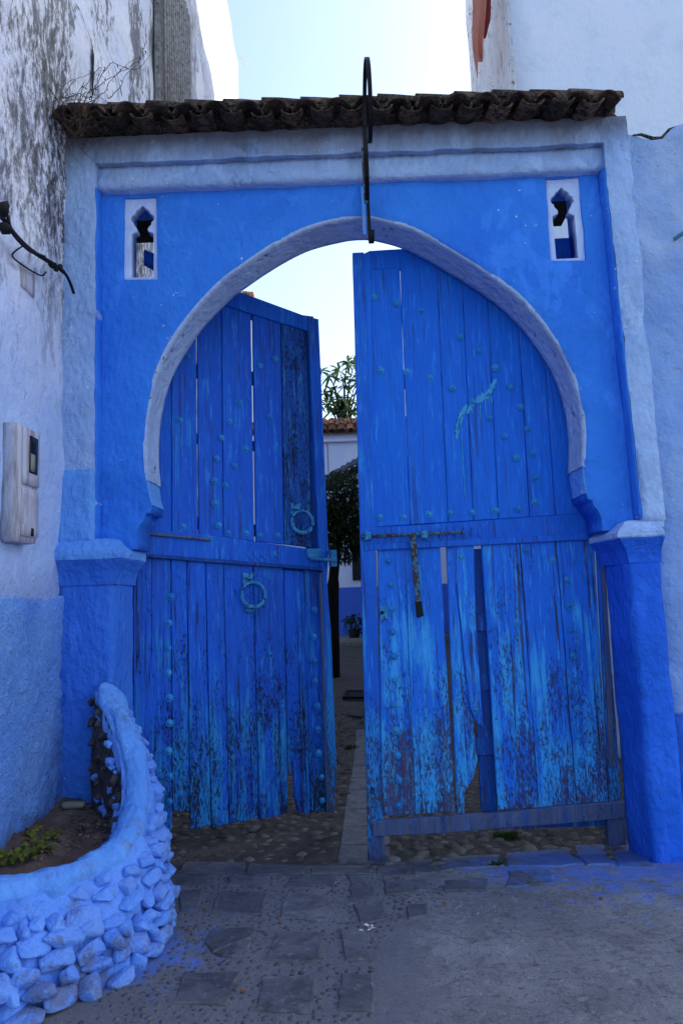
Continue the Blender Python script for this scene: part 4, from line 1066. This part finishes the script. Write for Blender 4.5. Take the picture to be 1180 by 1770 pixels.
# ================================================================== RIGHT SIDE
rw = empty('side_wall', (3, 4.6, 0), 'rough pale blue garden wall to the right of the gateway with ragged top', 'wall')
bobj('plaster_face', panel([Vector(p) for p in [(2.02, -.3), (5.5, -.3), (5.5, 4.83), (3.0, 4.83), (2.75, 4.80), (2.6, 4.81), (2.5, 4.80), (2.42, 4.77), (2.36, 4.71), (2.30, 4.72), (2.22, 4.75), (2.02, 4.77)]], [], 4.44, 4.70, .05, .028, .02, 12, .02), M['wall_right'], rw)
cpb = bmesh.new(); tube(cpb, [Vector((x, 4.47, z+.004+.006*math.sin(x*40))) for x, z in [(2.16,4.755),(2.22,4.747),(2.30,4.722),(2.36,4.715),(2.42,4.77),(2.5,4.80),(2.6,4.81),(2.75,4.80),(3.0,4.83),(5.5,4.83)]], [.004,.010,.013,.014,.016,.016,.016,.016,.016,.016], 7); obj('coping', cpb, M['mortar'], rw, True)
bm = bmesh.new(); p = P(1163, 414, 4.42); tube(bm, [p, p+Vector((.14, -.12, .06)), p+Vector((.4, -.3, .17))], .014, 10); tag(obj('drain_pipe', bm, M['pipe'], None), 'short teal pipe sticking out of the right wall', 'pipe')
def house_box(name, foot, h, mat, parent, grid=.5):
    bm = bmesh.new(); lo = [bm.verts.new((x, y, -.3)) for x, y in foot]; hi = [bm.verts.new((x, y, h)) for x, y in foot]; n = len(foot)
    for i in range(n): bm.faces.new([lo[i], lo[(i+1) % n], hi[(i+1) % n], hi[i]])
    bm.faces.new(hi); return obj(name, bm, mat, parent)
rh = empty('lilac_house', (4, 8, 0), 'tall pale lilac rendered house behind the gateway at right', 'house')
house_box('wall', [(2.10, 6.96), (12, 6.96), (12, 22), (5.7, 22), (3.45, 14), (2.10, 8.95)], 14.5, M['right_house'], rh)  # rear beyond the sightline added unseen, to shade lane and left wall
bobj('lit_side_render', rbox(2.085, 2.5, 6.945, 8.95, -.2, 14.4, .02, .25, .012, 3), plaster('lit side render', (.72, .73, .76), (.80, .80, .82), chip=(.25, .2, .18), chips=.10, dirt=.5), rh)  # side face made whiter: its brighter light is put into the colour
# cut: front of the lit side render is lilac again
bobj('front_render', rbox(2.12, 12, 6.92, 7.0, -.2, 14.4, .02, .25, .012, 6), M['right_house'], rh)
# towel
tw = empty('hanging_towel', P(826, 0, 7.2), 'salmon pink towel hanging from the pale house at top right', 'towel')
bm = bmesh.new(); nu, nv = 12, 24; g = []
top_l, top_r, bot_l, bot_r = P(810,-40,7.3), P(843,-40,7.1), P(821,132,7.3), P(836,85,7.1)
for i in range(nu+1):
    row = []
    for j in range(nv+1):
        s_, t_ = i/nu, j/nv; a = top_l.lerp(top_r, s_); b = bot_l.lerp(bot_r, s_); p = a.lerp(b, t_); wv = math.sin(s_*9+t_*1.5)*.04*(.4+t_)
        row.append(bm.verts.new(p+Vector((wv*.4+math.sin(t_*7)*.02*(1-s_), wv, 0))))
    g.append(row)
for i in range(nu):
    for j in range(nv): bm.faces.new([g[i][j], g[i+1][j], g[i+1][j+1], g[i][j+1]]).smooth = True
r_ = bmesh.ops.solidify(bm, geom=bm.faces[:], thickness=.012)
obj('cloth', bm, M['towel'], tw)
bm = bmesh.new(); a = P(838,-40,7.95); b = P(840,0,7.95); c = P(833,66,8.0)
tube(bm, catmull([P(842,-40,7.2), P(842,0,7.2), P(841,35,7.2), P(837,66,7.2)], 4), [.04]*9+[.03, .025, .02, .01], 8); obj('fold', bm, M['towel_red'], tw)

# ================================================================== BEYOND THE GATE
cw = empty('courtyard_wall', (0, 18.2, .5), 'far lilac wall with blue dado and clay tiled top seen between the leaves', 'wall')
bobj('wall', rbox(-6, 7, 18, 18.4, .3, 6.0, .02, .4, .02, 3), M['inner'], cw)
bobj('cornice', rbox(-6, 7, 17.90, 18.05, 5.72, 5.80, .01, .4, .01, 3), M['inner'], cw)
bm = bmesh.new(); bar(bm, (-.31, 17.99, .5), (-.31, 17.99, 5.7), .012, .01, Vector((0, 1, 0))); obj('crack', bm, M['window_dark'], cw)
far_c = barrel('tile', M['tile_far'], .5, .10, .12, .02, True, 8, 3); far_p = barrel('tile', M['tile_far'], .5, .11, .10, .02, False, 8, 4)
x = -1.6
while x < 1.3:
    for row in range(2):
        M4 = Matrix.Translation((x+random.uniform(-.01, .01), 17.78+row*.30, 5.97+row*.22)) @ Matrix.Rotation(R(35), 4, 'X')
        inst('tile', far_c, cw, M4); inst('tile', far_p, cw, Matrix.Translation((x+.12, 17.80+row*.3, 6.0+row*.22)) @ Matrix.Rotation(R(35), 4, 'X'))
    x += .24
bobj('ridge', rbox(-6, 7, 18.1, 18.4, 6.0, 6.42, .05, .4, .03, 3), M['tile_far'], cw)
bm = bmesh.new(); a = P(616, 985, 17.97); bar(bm, Vector((a.x, 17.97, P(611, 1003, 17.97).z)), Vector((a.x, 17.97, P(611, 940, 17.97).z)), .22, .06, Vector((0, 1, 0))); obj('window', bm, M['window_dark'], cw)
bobj('step', rbox(-2.5, 2.5, 16.6, 18.0, .3, .60, .03, .3, .01, 3), M['pink_step'], cw)
# small tiled porch in front of it
pc = empty('porch_roof', P(590, 820, 14.5), 'small tiled porch roof in shade in front of the far wall', 'porch')
a = P(545, 848, 14.6); b = P(625, 803, 14.6)
M['slategrey'] = simple('grey blue painted tile', (.05, .06, .09), .9)
pm = barrel('tile', M['slategrey'], .9, .09, .10, .02, True, 8, 3)
for i in range(9):
    p = a.lerp(b, i/8); inst('tile', pm, pc, Matrix.Translation(p) @ Matrix.Rotation(R(20), 4, 'X'))
bm = bmesh.new(); bar(bm, a+Vector((0, .45, .02)), b+Vector((0, .45, .02)), .9, .05); obj('porch_board', bm, M['darkwood'], pc)
bm = bmesh.new()
for q in (a, b): bar(bm, Vector((q.x, 14.9, gz(0, 14.9))), Vector((q.x, 14.9, q.z)), .1, .1)
obj('post', bm, M['darkwood'], pc)
# trees
def leaf_cloud(bm, c, rad, n, L, wd, seed, droop=.3, cluster=1):
    rr = random.Random(seed)
    k = 0
    while k < n:
        v = Vector([rr.uniform(-1, 1) for _ in range(3)])
        if v.length > 1 or v.length < .25 and rr.random() < .6: continue
        cc = Vector((c[0]+v.x*rad[0], c[1]+v.y*rad[1], c[2]+v.z*rad[2]))
        if nz(cc, 1.6, seed, 2) < -.12: k += .3; continue
        for _ in range(cluster):
            d = Vector([rr.gauss(0, 1) for _ in range(3)]).normalized(); d.z -= droop; d.normalize(); s = d.cross(Vector([rr.gauss(0, 1) for _ in range(3)])).normalized()
            l = L*rr.uniform(.6, 1.2); w_ = wd*rr.uniform(.7, 1.2); m_ = cc+d*l*.5+Vector((0, 0, l*.06)); e_ = cc+d*l-Vector((0, 0, l*.12))
            q = [bm.verts.new(p) for p in (cc, m_+s*w_, e_, m_-s*w_)]; bm.faces.new(q)
        k += 1
tr = empty('dark_tree', (P(577, 1105, 12.5).x, 12.5, gz(0, 12.5)), 'dark leafy tree with thin trunk in the courtyard', 'tree')
bm = bmesh.new(); tube(bm, catmull([Vector((P(575, 1112, 12.5).x, 12.5, gz(0, 12.5)-.1)), P(575, 1040, 12.5), P(578, 980, 12.5), P(585, 920, 12.5), P(592, 860, 12.5)], 5), [.11]*8+[.09]*8+[.05]*5, 8); obj('trunk', bm, M['bark'], tr)
bm = bmesh.new()
for _ in range(26):
    q = P(590, 900, 12.5)+Vector([random.gauss(0, .35) for _ in range(3)]); tube(bm, [P(583, 930, 12.5), P(586, 905, 12.5).lerp(q, .5), q+Vector((0, 0, .1))], [.03, .02, .008], 5)
obj('branch', bm, M['bark'], tr)
bm = bmesh.new(); cc = P(594, 890, 12.5); leaf_cloud(bm, cc, (.62, .5, .86), 3200, .16, .022, 4, .6)
tag(obj('crown', bm, M['leaf_dark'], tr), kind='stuff')
t2 = empty('loquat_tree', (.1, 21, .5), 'green tree with long pointed leaves rising behind the tiled wall', 'tree')
bm = bmesh.new(); base = Vector((.2, 21, .4)); topc = P(592, 690, 21)
tube(bm, [base, Vector((.1, 21, 5)), topc], [.16, .12, .06], 8); obj('trunk', bm, M['bark'], t2)
bm = bmesh.new(); lb = bmesh.new(); rr = random.Random(2)
tips = [(586,640),(570,650),(600,625),(606,650),(575,676),(590,690),(605,690),(566,700),(598,665),(612,630),(560,680),(585,705),(608,710),(620,660),(556,640),(600,705),(630,640),(640,690),(545,690),(572,712)]
for x, y in tips:
    q = P(x, y, 21+rr.uniform(-.4, .4)); tube(bm, catmull([topc-Vector((0, 0, 1.2)), topc.lerp(q, .5)+Vector((rr.uniform(-.1, .1), 0, -.15)), q], 4), [.03]*4+[.02]*3+[.012]*2, 5)
    for i in range(15):
        a_ = rr.uniform(0, 6.28); el = rr.uniform(-.7, .9); d = Vector((math.cos(a_)*math.cos(el), math.sin(a_)*math.cos(el), math.sin(el))); s = d.cross(Vector((0, 0, 1))).normalized()
        s = (s + Vector((0, 0, rr.uniform(-.6, .6)))).normalized(); l = rr.uniform(.32, .55); w_ = .05
        ps = [q+d*l*t-Vector((0, 0, l*.35*t*t)) for t in (0, .35, .7, 1)]
        vv = [lb.verts.new(ps[0]), lb.verts.new(ps[1]+s*w_), lb.verts.new(ps[2]+s*w_*.8), lb.verts.new(ps[3]), lb.verts.new(ps[2]-s*w_*.8), lb.verts.new(ps[1]-s*w_)]; lb.faces.new(vv)
obj('branch', bm, M['bark'], t2); tag(obj('crown', lb, M['leaf_loquat'], t2), kind='stuff')
# potted plant by the far wall
pt = empty('potted_plant', P(612, 1100, 17), 'small dark potted plant at the foot of the far blue wall', 'plant')
bm = bmesh.new(); c = P(612, 1098, 16.9); c.z = .6; tube(bm, [c, c+Vector((0, 0, .2))], [.12, .16], 12); obj('pot', bm, M['darkwood'], pt)
bm = bmesh.new(); leaf_cloud(bm, (c.x, c.y, .9), (.28, .25, .25), 220, .12, .03, 8, 0); obj('foliage', bm, M['leaf_dark'], pt)
# drain grate and manhole
g0 = [ground_pt(*q) for q in [(598,1196),(640,1196),(638,1211),(594,1211)]]
dg = empty('drain_grate', (g0[0]+g0[2])/2, 'rectangular iron drain grate set across the lane inside the gate', 'drain')
bm = bmesh.new(); zc = g0[0].z+.012
for a, b in ((0, 1), (1, 2), (2, 3), (3, 0)): bar(bm, Vector((g0[a].x, g0[a].y, zc)), Vector((g0[b].x, g0[b].y, zc)), .03, .03)
obj('frame', bm, M['iron'], dg)
for i in range(9):
    t = (i+.5)/9; bm = bmesh.new(); a = g0[0].lerp(g0[1], t); b = g0[3].lerp(g0[2], t); bar(bm, Vector((a.x, a.y, zc)), Vector((b.x, b.y, zc)), .02, .02); obj('bar', bm, M['iron'], dg)
bm = bmesh.new(); q = [bm.verts.new((p.x, p.y, gz(p.x, p.y)+.005)) for p in g0]; bm.faces.new(q); obj('pit', bm, M['window_dark'], dg)  # flat dark sheet painted in for the shade below the bars
bm = bmesh.new(); c = ground_pt(622, 1235); c.x += .1; tube(bm, [c-Vector((0, 0, .02)), c+Vector((0, 0, .02))], .27, 28); mh = tag(obj('manhole_cover', bm, M['rubble']), 'round grey manhole cover just before the drain grate', 'manhole')
# fragment of red roof above the left leaf
bm = bmesh.new(); 
fr = empty('distant_house', P(427, 506, 30), 'far pale house whose brown chimney top just peeps over the left leaf', 'house')
c = P(428, 506, 30); rbox(c.x-.25, c.x+.3, 29.8, 30.3, c.z-.8, c.z+.05, .04, .2, .05, 3, bm); obj('chimney', bm, M['tile_far'], fr, True)
obj('gable_wall', rbox(c.x-3.5, c.x+.9, 29.6, 31.5, 0, c.z-.6, .04, .8, .03, 3), M['right_house'], fr)

# ================================================================== IRON BRACKET
ib = empty('iron_lamp_bracket', (.27, 4.28, 4.3), 'black wrought iron scroll bracket seen edge on above the arch', 'bracket')
xb = .265
def flat(pts, wd, th, name, mat):   # flat strip curled in the YZ plane, broad side across X
    bm = bmesh.new(); pts = [Vector(p) for p in pts]; rings = []
    for i, p in enumerate(pts):
        d = (pts[min(i+1, len(pts)-1)]-pts[max(i-1, 0)]).normalized(); n_ = Vector((1, 0, 0)).cross(d).normalized(); s_ = Vector((1, 0, 0))
        rings.append([bm.verts.new(p+s_*wd/2*a+n_*th/2*b) for a, b in ((-1, -1), (1, -1), (1, 1), (-1, 1))])
    for a, b in zip(rings, rings[1:]):
        for k in range(4): bm.faces.new([a[k], a[(k+1) % 4], b[(k+1) % 4], b[k]])
    bm.faces.new(rings[0][::-1]); bm.faces.new(rings[-1]); return obj(name, bm, mat, ib)
def arc(cy, cz, r, a0, a1, n=24, x0=xb, x1=xb, r1=None): return [(x0+(x1-x0)*i/n, cy+math.cos(R(a0+(a1-a0)*i/n))*(r+((r1 or r)-r)*i/n), cz+math.sin(R(a0+(a1-a0)*i/n))*(r+((r1 or r)-r)*i/n)) for i in range(n+1)]
flat(arc(3.87, 4.625, .225, 0, 300, 30, xb-.012, xb+.006), .026, .010, 'ring', M['iron'])
flat([(xb-.015, 4.10, 4.62), (xb-.018, 4.04, 4.5), (xb-.02, 4.02, 4.38), (xb-.015, 4.10, 4.28), (xb-.01, 4.27, 4.22)], .03, .012, 'arm', M['iron'])
flat([(xb-.02, 4.275, 4.60), (xb-.02, 4.270, 4.20)], .026, .012, 'wall_bar', M['rusty'])
flat([(xb-.03, 4.405, 4.40), (xb-.03, 4.405, 4.05)], .022, .014, 'painted_bar', M['footblue'])
flat([(xb-.005, 4.27, 4.52), (xb-.002, 4.33, 4.25), (xb+.002, 4.385, 4.02)], .022, .014, 'lower_bar', M['iron'])
flat(arc(4.30, 3.985, .05, 30, -250, 16, xb+.005, xb+.012, .03), .034, .012, 'scroll', M['iron'])

# ================================================================== PLANTER
pl_ = empty('stone_planter', (-1.3, 3.7, 0), 'curved light blue painted rubble stone planter against the left wall', 'planter')
rim_pts = [((186,1184),4.27),((210,1230),4.15),((233,1298),4.0),((236,1376),3.82),((216,1436),3.62),((170,1480),3.44),((110,1503),3.30),((50,1518),3.20),((0,1523),3.13),((-80,1525),3.02)]
rimw = catmull([P(*a, Y) for a, Y in rim_pts], 9)
base2 = [(-1.38,4.32),(-1.24,4.18),(-1.09,4.02),(-.99,3.80),(-.93,3.55),(-.925,3.33),(-1.0,3.14),(-1.16,2.98),(-1.31,2.84),(-1.54,2.66)]
basew = catmull([Vector((x, y, gz(x, y)-.05)) for x, y in base2], 9)
NB = len(rimw)
def outn(i):
    a = rimw[max(0, i-1)]; b = rimw[min(NB-1, i+1)]; t = (b-a); t.z = 0; t.normalize(); n_ = Vector((-t.y, t.x, 0)); 
    return n_ if n_.dot(rimw[i]-Vector((-1.9, 3.9, rimw[i].z))) > 0 else -n_
# inner core wall: outer face from rim to base
bm = bmesh.new(); g = []
for i in range(NB):
    o_ = outn(i); row = []
    top_out = rimw[i]+o_*.085-Vector((0, 0, .05))
    for j in range(11):
        t = j/10; p = top_out.lerp(basew[i], t); bulge = math.sin(t*math.pi)*.03; p = p+o_*(bulge-.02+nz(p, 7, 2, 3)*.035)
        row.append(bm.verts.new(p))
    ti = rimw[i]-o_*.08-Vector((0, 0, .03)); row.insert(0, bm.verts.new(ti)); row.insert(0, bm.verts.new(Vector((ti.x, ti.y, .2))))
    g.append(row)
for i in range(NB-1):
    for j in range(len(g[0])-1): bm.faces.new([g[i][j], g[i+1][j], g[i+1][j+1], g[i][j+1]]).smooth = True
obj('core_wall', bm, M['planter'], pl_)
# smooth rendered rim
bm = bmesh.new(); g = []
for i in range(NB):
    o_ = outn(i); w_ = .066+.010*math.sin(i*.47)+nz((i*.2, 0, 0), 1, 4)*.016; wi = w_*.9; row = []
    for a, h in ((-1, -.06), (-1.02, -.02), (-.85, .004), (-.4, .016), (0, .02), (.45, .014), (.85, -.004), (1.05, -.035), (1.08, -.08), (.9, -.12)):
        p = rimw[i]+o_*(a*w_)+Vector((0, 0, h)); p += o_*(nz(p, 6, 3, 3)*.018+nz(p, 16, 3, 2)*.006)+Vector((0, 0, nz(p, 7, 8, 3)*.012+nz(p, 18, 8, 2)*.005)); row.append(bm.verts.new(p))
    g.append(row)
for i in range(NB-1):
    for j in range(len(g[0])-1): bm.faces.new([g[i][j], g[i+1][j], g[i+1][j+1], g[i][j+1]]).smooth = True
bm.faces.new(g[0])
obj('rim', bm, M['rim'], pl_)
# stones
def rubble_mesh(seed, mat, flat=True):
    """angular broken stone whose edges were softened by many coats of paint"""
    rr = random.Random(seed); bm = bmesh.new()
    for _ in range(15):
        v = Vector([rr.gauss(0, 1) for _ in range(3)]); v = v/max(abs(v.x), abs(v.y), abs(v.z)); v *= rr.uniform(.78, 1.05); bm.verts.new(v*1.05)
    r = bmesh.ops.convex_hull(bm, input=bm.verts[:]); bmesh.ops.delete(bm, geom=list({g for g in r['geom_interior'] + r['geom_unused'] if isinstance(g, bmesh.types.BMVert)}), context='VERTS')
    bmesh.ops.dissolve_limit(bm, angle_limit=.35, verts=bm.verts[:], edges=bm.edges[:])
    bmesh.ops.bevel(bm, geom=bm.edges[:], offset=.17, segments=2, affect='EDGES', profile=.5, clamp_overlap=True)
    for f in bm.faces: f.smooth = True
    me = bpy.data.meshes.new('stone'); bm.to_mesh(me); bm.free(); me.materials.append(mat); return me
rub = [rubble_mesh(i, M['planter']) for i in range(9)]
random.seed(31)
lens = [0]
for i in range(1, NB): lens.append(lens[-1]+(rimw[i].lerp(basew[i], .5)-rimw[i-1].lerp(basew[i-1], .5)).length)
def surf(s, t):
    s = min(max(s, 0), lens[-1]-1e-4); i = max(k for k in range(NB) if lens[k] <= s); i = min(i, NB-2); f = (s-lens[i])/(lens[i+1]-lens[i])
    o_ = outn(i).lerp(outn(i+1), f).normalized(); top = rimw[i].lerp(rimw[i+1], f)+o_*.085-Vector((0, 0, .08)); bot = basew[i].lerp(basew[i+1], f)+Vector((0, 0, .05))
    return top.lerp(bot, t)+o_*math.sin(t*math.pi)*.03, o_, (bot-top)
cnt = 0
hrow = .060; s0 = 0
rows = 19
for r_ in range(rows):
    if cnt > 285: break
    z = .03 + r_*hrow
    s = random.uniform(0, .1)
    while s < lens[-1]:
        L_ = random.uniform(.06, .14)
        p0, o_, dv = surf(s+L_/2, 0); H_ = -dv.z; z_keep = z
        t = (p0.z - z - random.uniform(-.02, .02))/max(H_, .01)
        if 0.0 <= t <= 1.0 and cnt < 290:
            p, o_, dv = surf(s+L_/2, t); x_ = Vector((o_.y, -o_.x, 0)); z_ = (Vector((0, 0, 1))+o_*.25).normalized(); y_ = z_.cross(x_).normalized(); 
            M4 = frame(p+o_*random.uniform(-.022, .008), x_, y_, x_.cross(y_)) @ Matrix.Rotation(random.uniform(-.22, .22), 4, 'Y') @ Matrix.Rotation(random.uniform(-.25, .25), 4, 'X') @ Matrix.Rotation(random.uniform(-.3, .3), 4, 'Z')
            inst('stone', random.choice(rub), pl_, M4, (L_*random.uniform(.46,.66), random.uniform(.035, .06), hrow*random.uniform(.42, .74))); cnt += 1
        s += L_*random.uniform(.92, 1.15)
bm = bmesh.new(); g = []
for i in range(45):
    o_ = outn(i); row = []
    for j in range(9):
        p = rimw[i]-o_*(.075+.03*j/8); p.z = rimw[i].z-.05-(rimw[i].z-.35)*j/8; p -= o_*(nz(p, 9, 5, 4)*.03+.01); row.append(bm.verts.new(p))
    g.append(row)
for i in range(44):
    for j in range(8): bm.faces.new([g[i][j], g[i+1][j], g[i+1][j+1], g[i][j+1]]).smooth = True
obj('inner_face', bm, M['rubble'], pl_)
# exposed rubble on the inner side near the gate
rub2 = [rubble_mesh(i+20, M['rubble']) for i in range(4)]
for k in range(95):
    i = random.randint(0, 36); o_ = outn(i); p = rimw[i]-o_*random.uniform(.085, .12); z = random.uniform(.36, max(.40, p.z-.08)); s = random.uniform(.010, .030)
    inst('stone', random.choice(rub2 if random.random() < .75 else rub), pl_, Matrix.Translation((p.x, p.y, z)) @ Matrix.Rotation(random.uniform(0, 6), 4, Vector((random.random(), random.random(), 1)).normalized()), s)
# soil
bm = bmesh.new(); g = []
for i in range(NB):
    o_ = outn(i); e = rimw[i]-o_*.06; w0 = Vector((XW-.05, min(4.36, max(2.6, e.y+.25)), 0)); row = []
    for j in range(15):
        t = j/14; p = Vector((e.x, e.y, 0)).lerp(w0, t); zz = .36 + .07*t + (.10 if p.y > 4 else 0)*(p.y-4)*2 + nz(p, 6, 4, 4)*.035 + nz(p, 22, 5, 2)*.008
        row.append(bm.verts.new((p.x, p.y, zz)))
    g.append(row)
for i in range(NB-1):
    for j in range(14): bm.faces.new([g[i][j], g[i+1][j], g[i+1][j+1], g[i][j+1]]).smooth = True
obj('soil', bm, M['soil'], pl_)
cb_ = bmesh.new(); rr = random.Random(5)
for k in range(420):
    px_, py_ = rr.uniform(0, 205), rr.uniform(1395, 1505)
    if not in_any(px_, py_, [[(0,1400),(205,1385),(200,1418),(175,1445),(130,1466),(60,1484),(0,1490)]]): continue
    c = PG(px_, py_, .43); s = rr.uniform(.004, .016)
    c.z = .36+.05+(.10 if c.y > 4 else 0)*(c.y-4)*2+rr.uniform(-.01, .02)
    if c.x < XW+.02: continue
    a_ = rr.uniform(0, 3); vv = [cb_.verts.new(c+Vector((q.x*s*rr.uniform(.6, 1.2), q.y*s*rr.uniform(.6, 1.2), q.z*s*.6))) for q in icv]
    for f in icf: cb_.faces.new([vv[i] for i in f])
tag(obj('soil_clods', cb_, M['soil'], pl_), kind='stuff')
# succulent plant growing in it
sp = empty('succulent_plant', PG(60, 1475, .40), 'low yellow green succulent growing in the soil of the planter', 'plant')
bm = bmesh.new(); rr = random.Random(4)
for (x, y) in [(60,1440),(75,1455),(85,1468),(60,1475),(95,1445),(48,1448),(70,1468),(40,1470),(20,1488),(8,1490),(35,1487),(45,1482),(5,1480),(28,1480),(82,1450),(52,1460)]:
    c = PG(x, y, .42)
    for k in range(4):
        a_ = rr.uniform(0, 6.28); l = rr.uniform(.025, .048); d = Vector((math.cos(a_), math.sin(a_), rr.uniform(-.1, .7))).normalized(); s = d.cross(Vector((0, 0, 1))).normalized(); q = c+Vector((rr.uniform(-.015, .015), rr.uniform(-.015, .015), rr.uniform(-.01, .03)))
        up_ = s.cross(d)*.006
        ps = [q, q+d*l*.35+s*l*.32, q+d*l*.75+s*l*.38, q+d*l, q+d*l*.75-s*l*.38, q+d*l*.35-s*l*.32]
        top = [bm.verts.new(p+up_) for p in ps]; bo = [bm.verts.new(p-up_) for p in ps]
        bm.faces.new(top); bm.faces.new(bo[::-1])
        for i in range(6): bm.faces.new([top[i], bo[i], bo[(i+1) % 6], top[(i+1) % 6]])
tag(obj('leaves', bm, M['leaf_bright'], sp), kind='stuff')
bm = bmesh.new(); c = PG(128, 1392, .46); rbox(c.x-.06, c.x+.06, c.y-.02, c.y+.03, c.z-.01, c.z+.015, .008, .03, .008, 3, bm)
tag(obj('stone_shard', bm, M['paper'], None, True), 'flat pale shard lying on the planter soil beside the wall', 'stone')

# ================================================================== SMALL THINGS ON THE GROUND
def litter(name, px, py, s, mat, label, cat, flat_=.35, me=None):
    c = ground_pt(px, py); M4 = Matrix.Translation(c+Vector((0, 0, s*flat_*.6+.008))) @ Matrix.Rotation(random.uniform(0, 6), 4, 'Z')
    m_ = stone_mesh(name, mat, 1, .7, flat_, px, 2, .2); o = inst(name, m_, None, M4, s); tag(o, label, cat); return o
litter('pale_stone', 680, 1492, .055, M['pink_step'], 'pale rounded stone beside the foot of the right leaf', 'stone')
litter('pale_stone', 440, 1437, .055, M['pink_step'], 'pale pointed stone below the left leaf', 'stone')
for px, py, l in ((418,1717,'curled orange leaf on the pebbles near the bottom edge'), (484,1598,'small orange leaf between the dark slabs'), (768,1565,'orange leaf at the edge of the concrete on the right'), (1038,1557,'tiny orange leaf near the right pier'), (326,1610,'curled brown twig leaf beside the planter base')):
    litter('dry_leaf', px, py, .011, M['orange_leaf'], l, 'leaf', .5)
def weed(px, py, n, s, label):
    c = ground_pt(px, py); bm = bmesh.new(); rr = random.Random(px)
    for _ in range(n):
        a_ = rr.uniform(0, 6.28); d = Vector((math.cos(a_)*.7, math.sin(a_)*.7, 1)).normalized(); q = c+Vector((rr.gauss(0, s), rr.gauss(0, s*.5), 0)); l = rr.uniform(.02, .05); sd_ = d.cross(Vector((0, 0, 1))).normalized()*.006
        vv = [bm.verts.new(p) for p in (q-sd_, q+sd_, q+d*l*.6+sd_, q+d*l+Vector((d.x*.01, d.y*.01, -.005)), q+d*l*.6-sd_)]; bm.faces.new(vv)
    tag(obj('weed', bm, M['moss']), label, 'weed')
weed(875, 1448, 160, .045, 'dark green weed tuft under the right leaf'); weed(858, 1498, 60, .02, 'small weed in the kerb joint right of centre'); weed(605, 1293, 80, .04, 'green weed beside the slab strip inside the gate')
# loose grit and crumbs of mortar lying about on the street
gb = bmesh.new(); rr = random.Random(77)
for k in range(2600):
    x = rr.uniform(-1.2, 2.6); y = rr.uniform(2.4, 4.5) if k < 2000 else rr.uniform(4.5, 8); s = rr.uniform(.002, .0055) if rr.random() < .93 else rr.uniform(.006, .011)
    z0 = gz(x, y)+GN(x, y)+s*.2; vv = [gb.verts.new((x+rr.uniform(-1, 1)*s, y+rr.uniform(-1, 1)*s, z0+(s if i == 0 else -s*.6))) for i in range(4)]
    for f in ((0, 1, 2), (0, 2, 3), (0, 3, 1)): gb.faces.new([vv[i] for i in f])
M['grit'] = cobble_mat('grit', (.10, .10, .11), (.30, .28, .27))
tag(obj('grit', gb, M['grit'], ground), 'loose grit scattered over the street', kind='stuff')
# splash of white paint
bm = bmesh.new(); c = ground_pt(634, 1606); rr = random.Random(6)
for _ in range(9):
    q = c+Vector((rr.gauss(0, .02), rr.gauss(0, .015), .010)); r_ = rr.uniform(.004, .014); f = [bm.verts.new(q+Vector((math.cos(a_*.785)*r_*rr.uniform(.6, 1.2), math.sin(a_*.785)*r_*rr.uniform(.6, 1.2), 0))) for a_ in range(8)]; bm.faces.new(f)
tag(obj('paint_spatter', bm, M['white'], ground), 'white paint spatter on the dark slab')
# broken masonry and wire behind the right leaf foot
bm = bmesh.new(); a = RL.at(1034,945); b = RL.at(1062,1070); tube(bm, [RL.w(a.x, a.y, .05), RL.w((a.x+b.x)/2, (a.y+b.y)/2, .06), RL.w(b.x, b.y, .05)], .006, 6); obj('wire', bm, M['rubber'], RL.root)
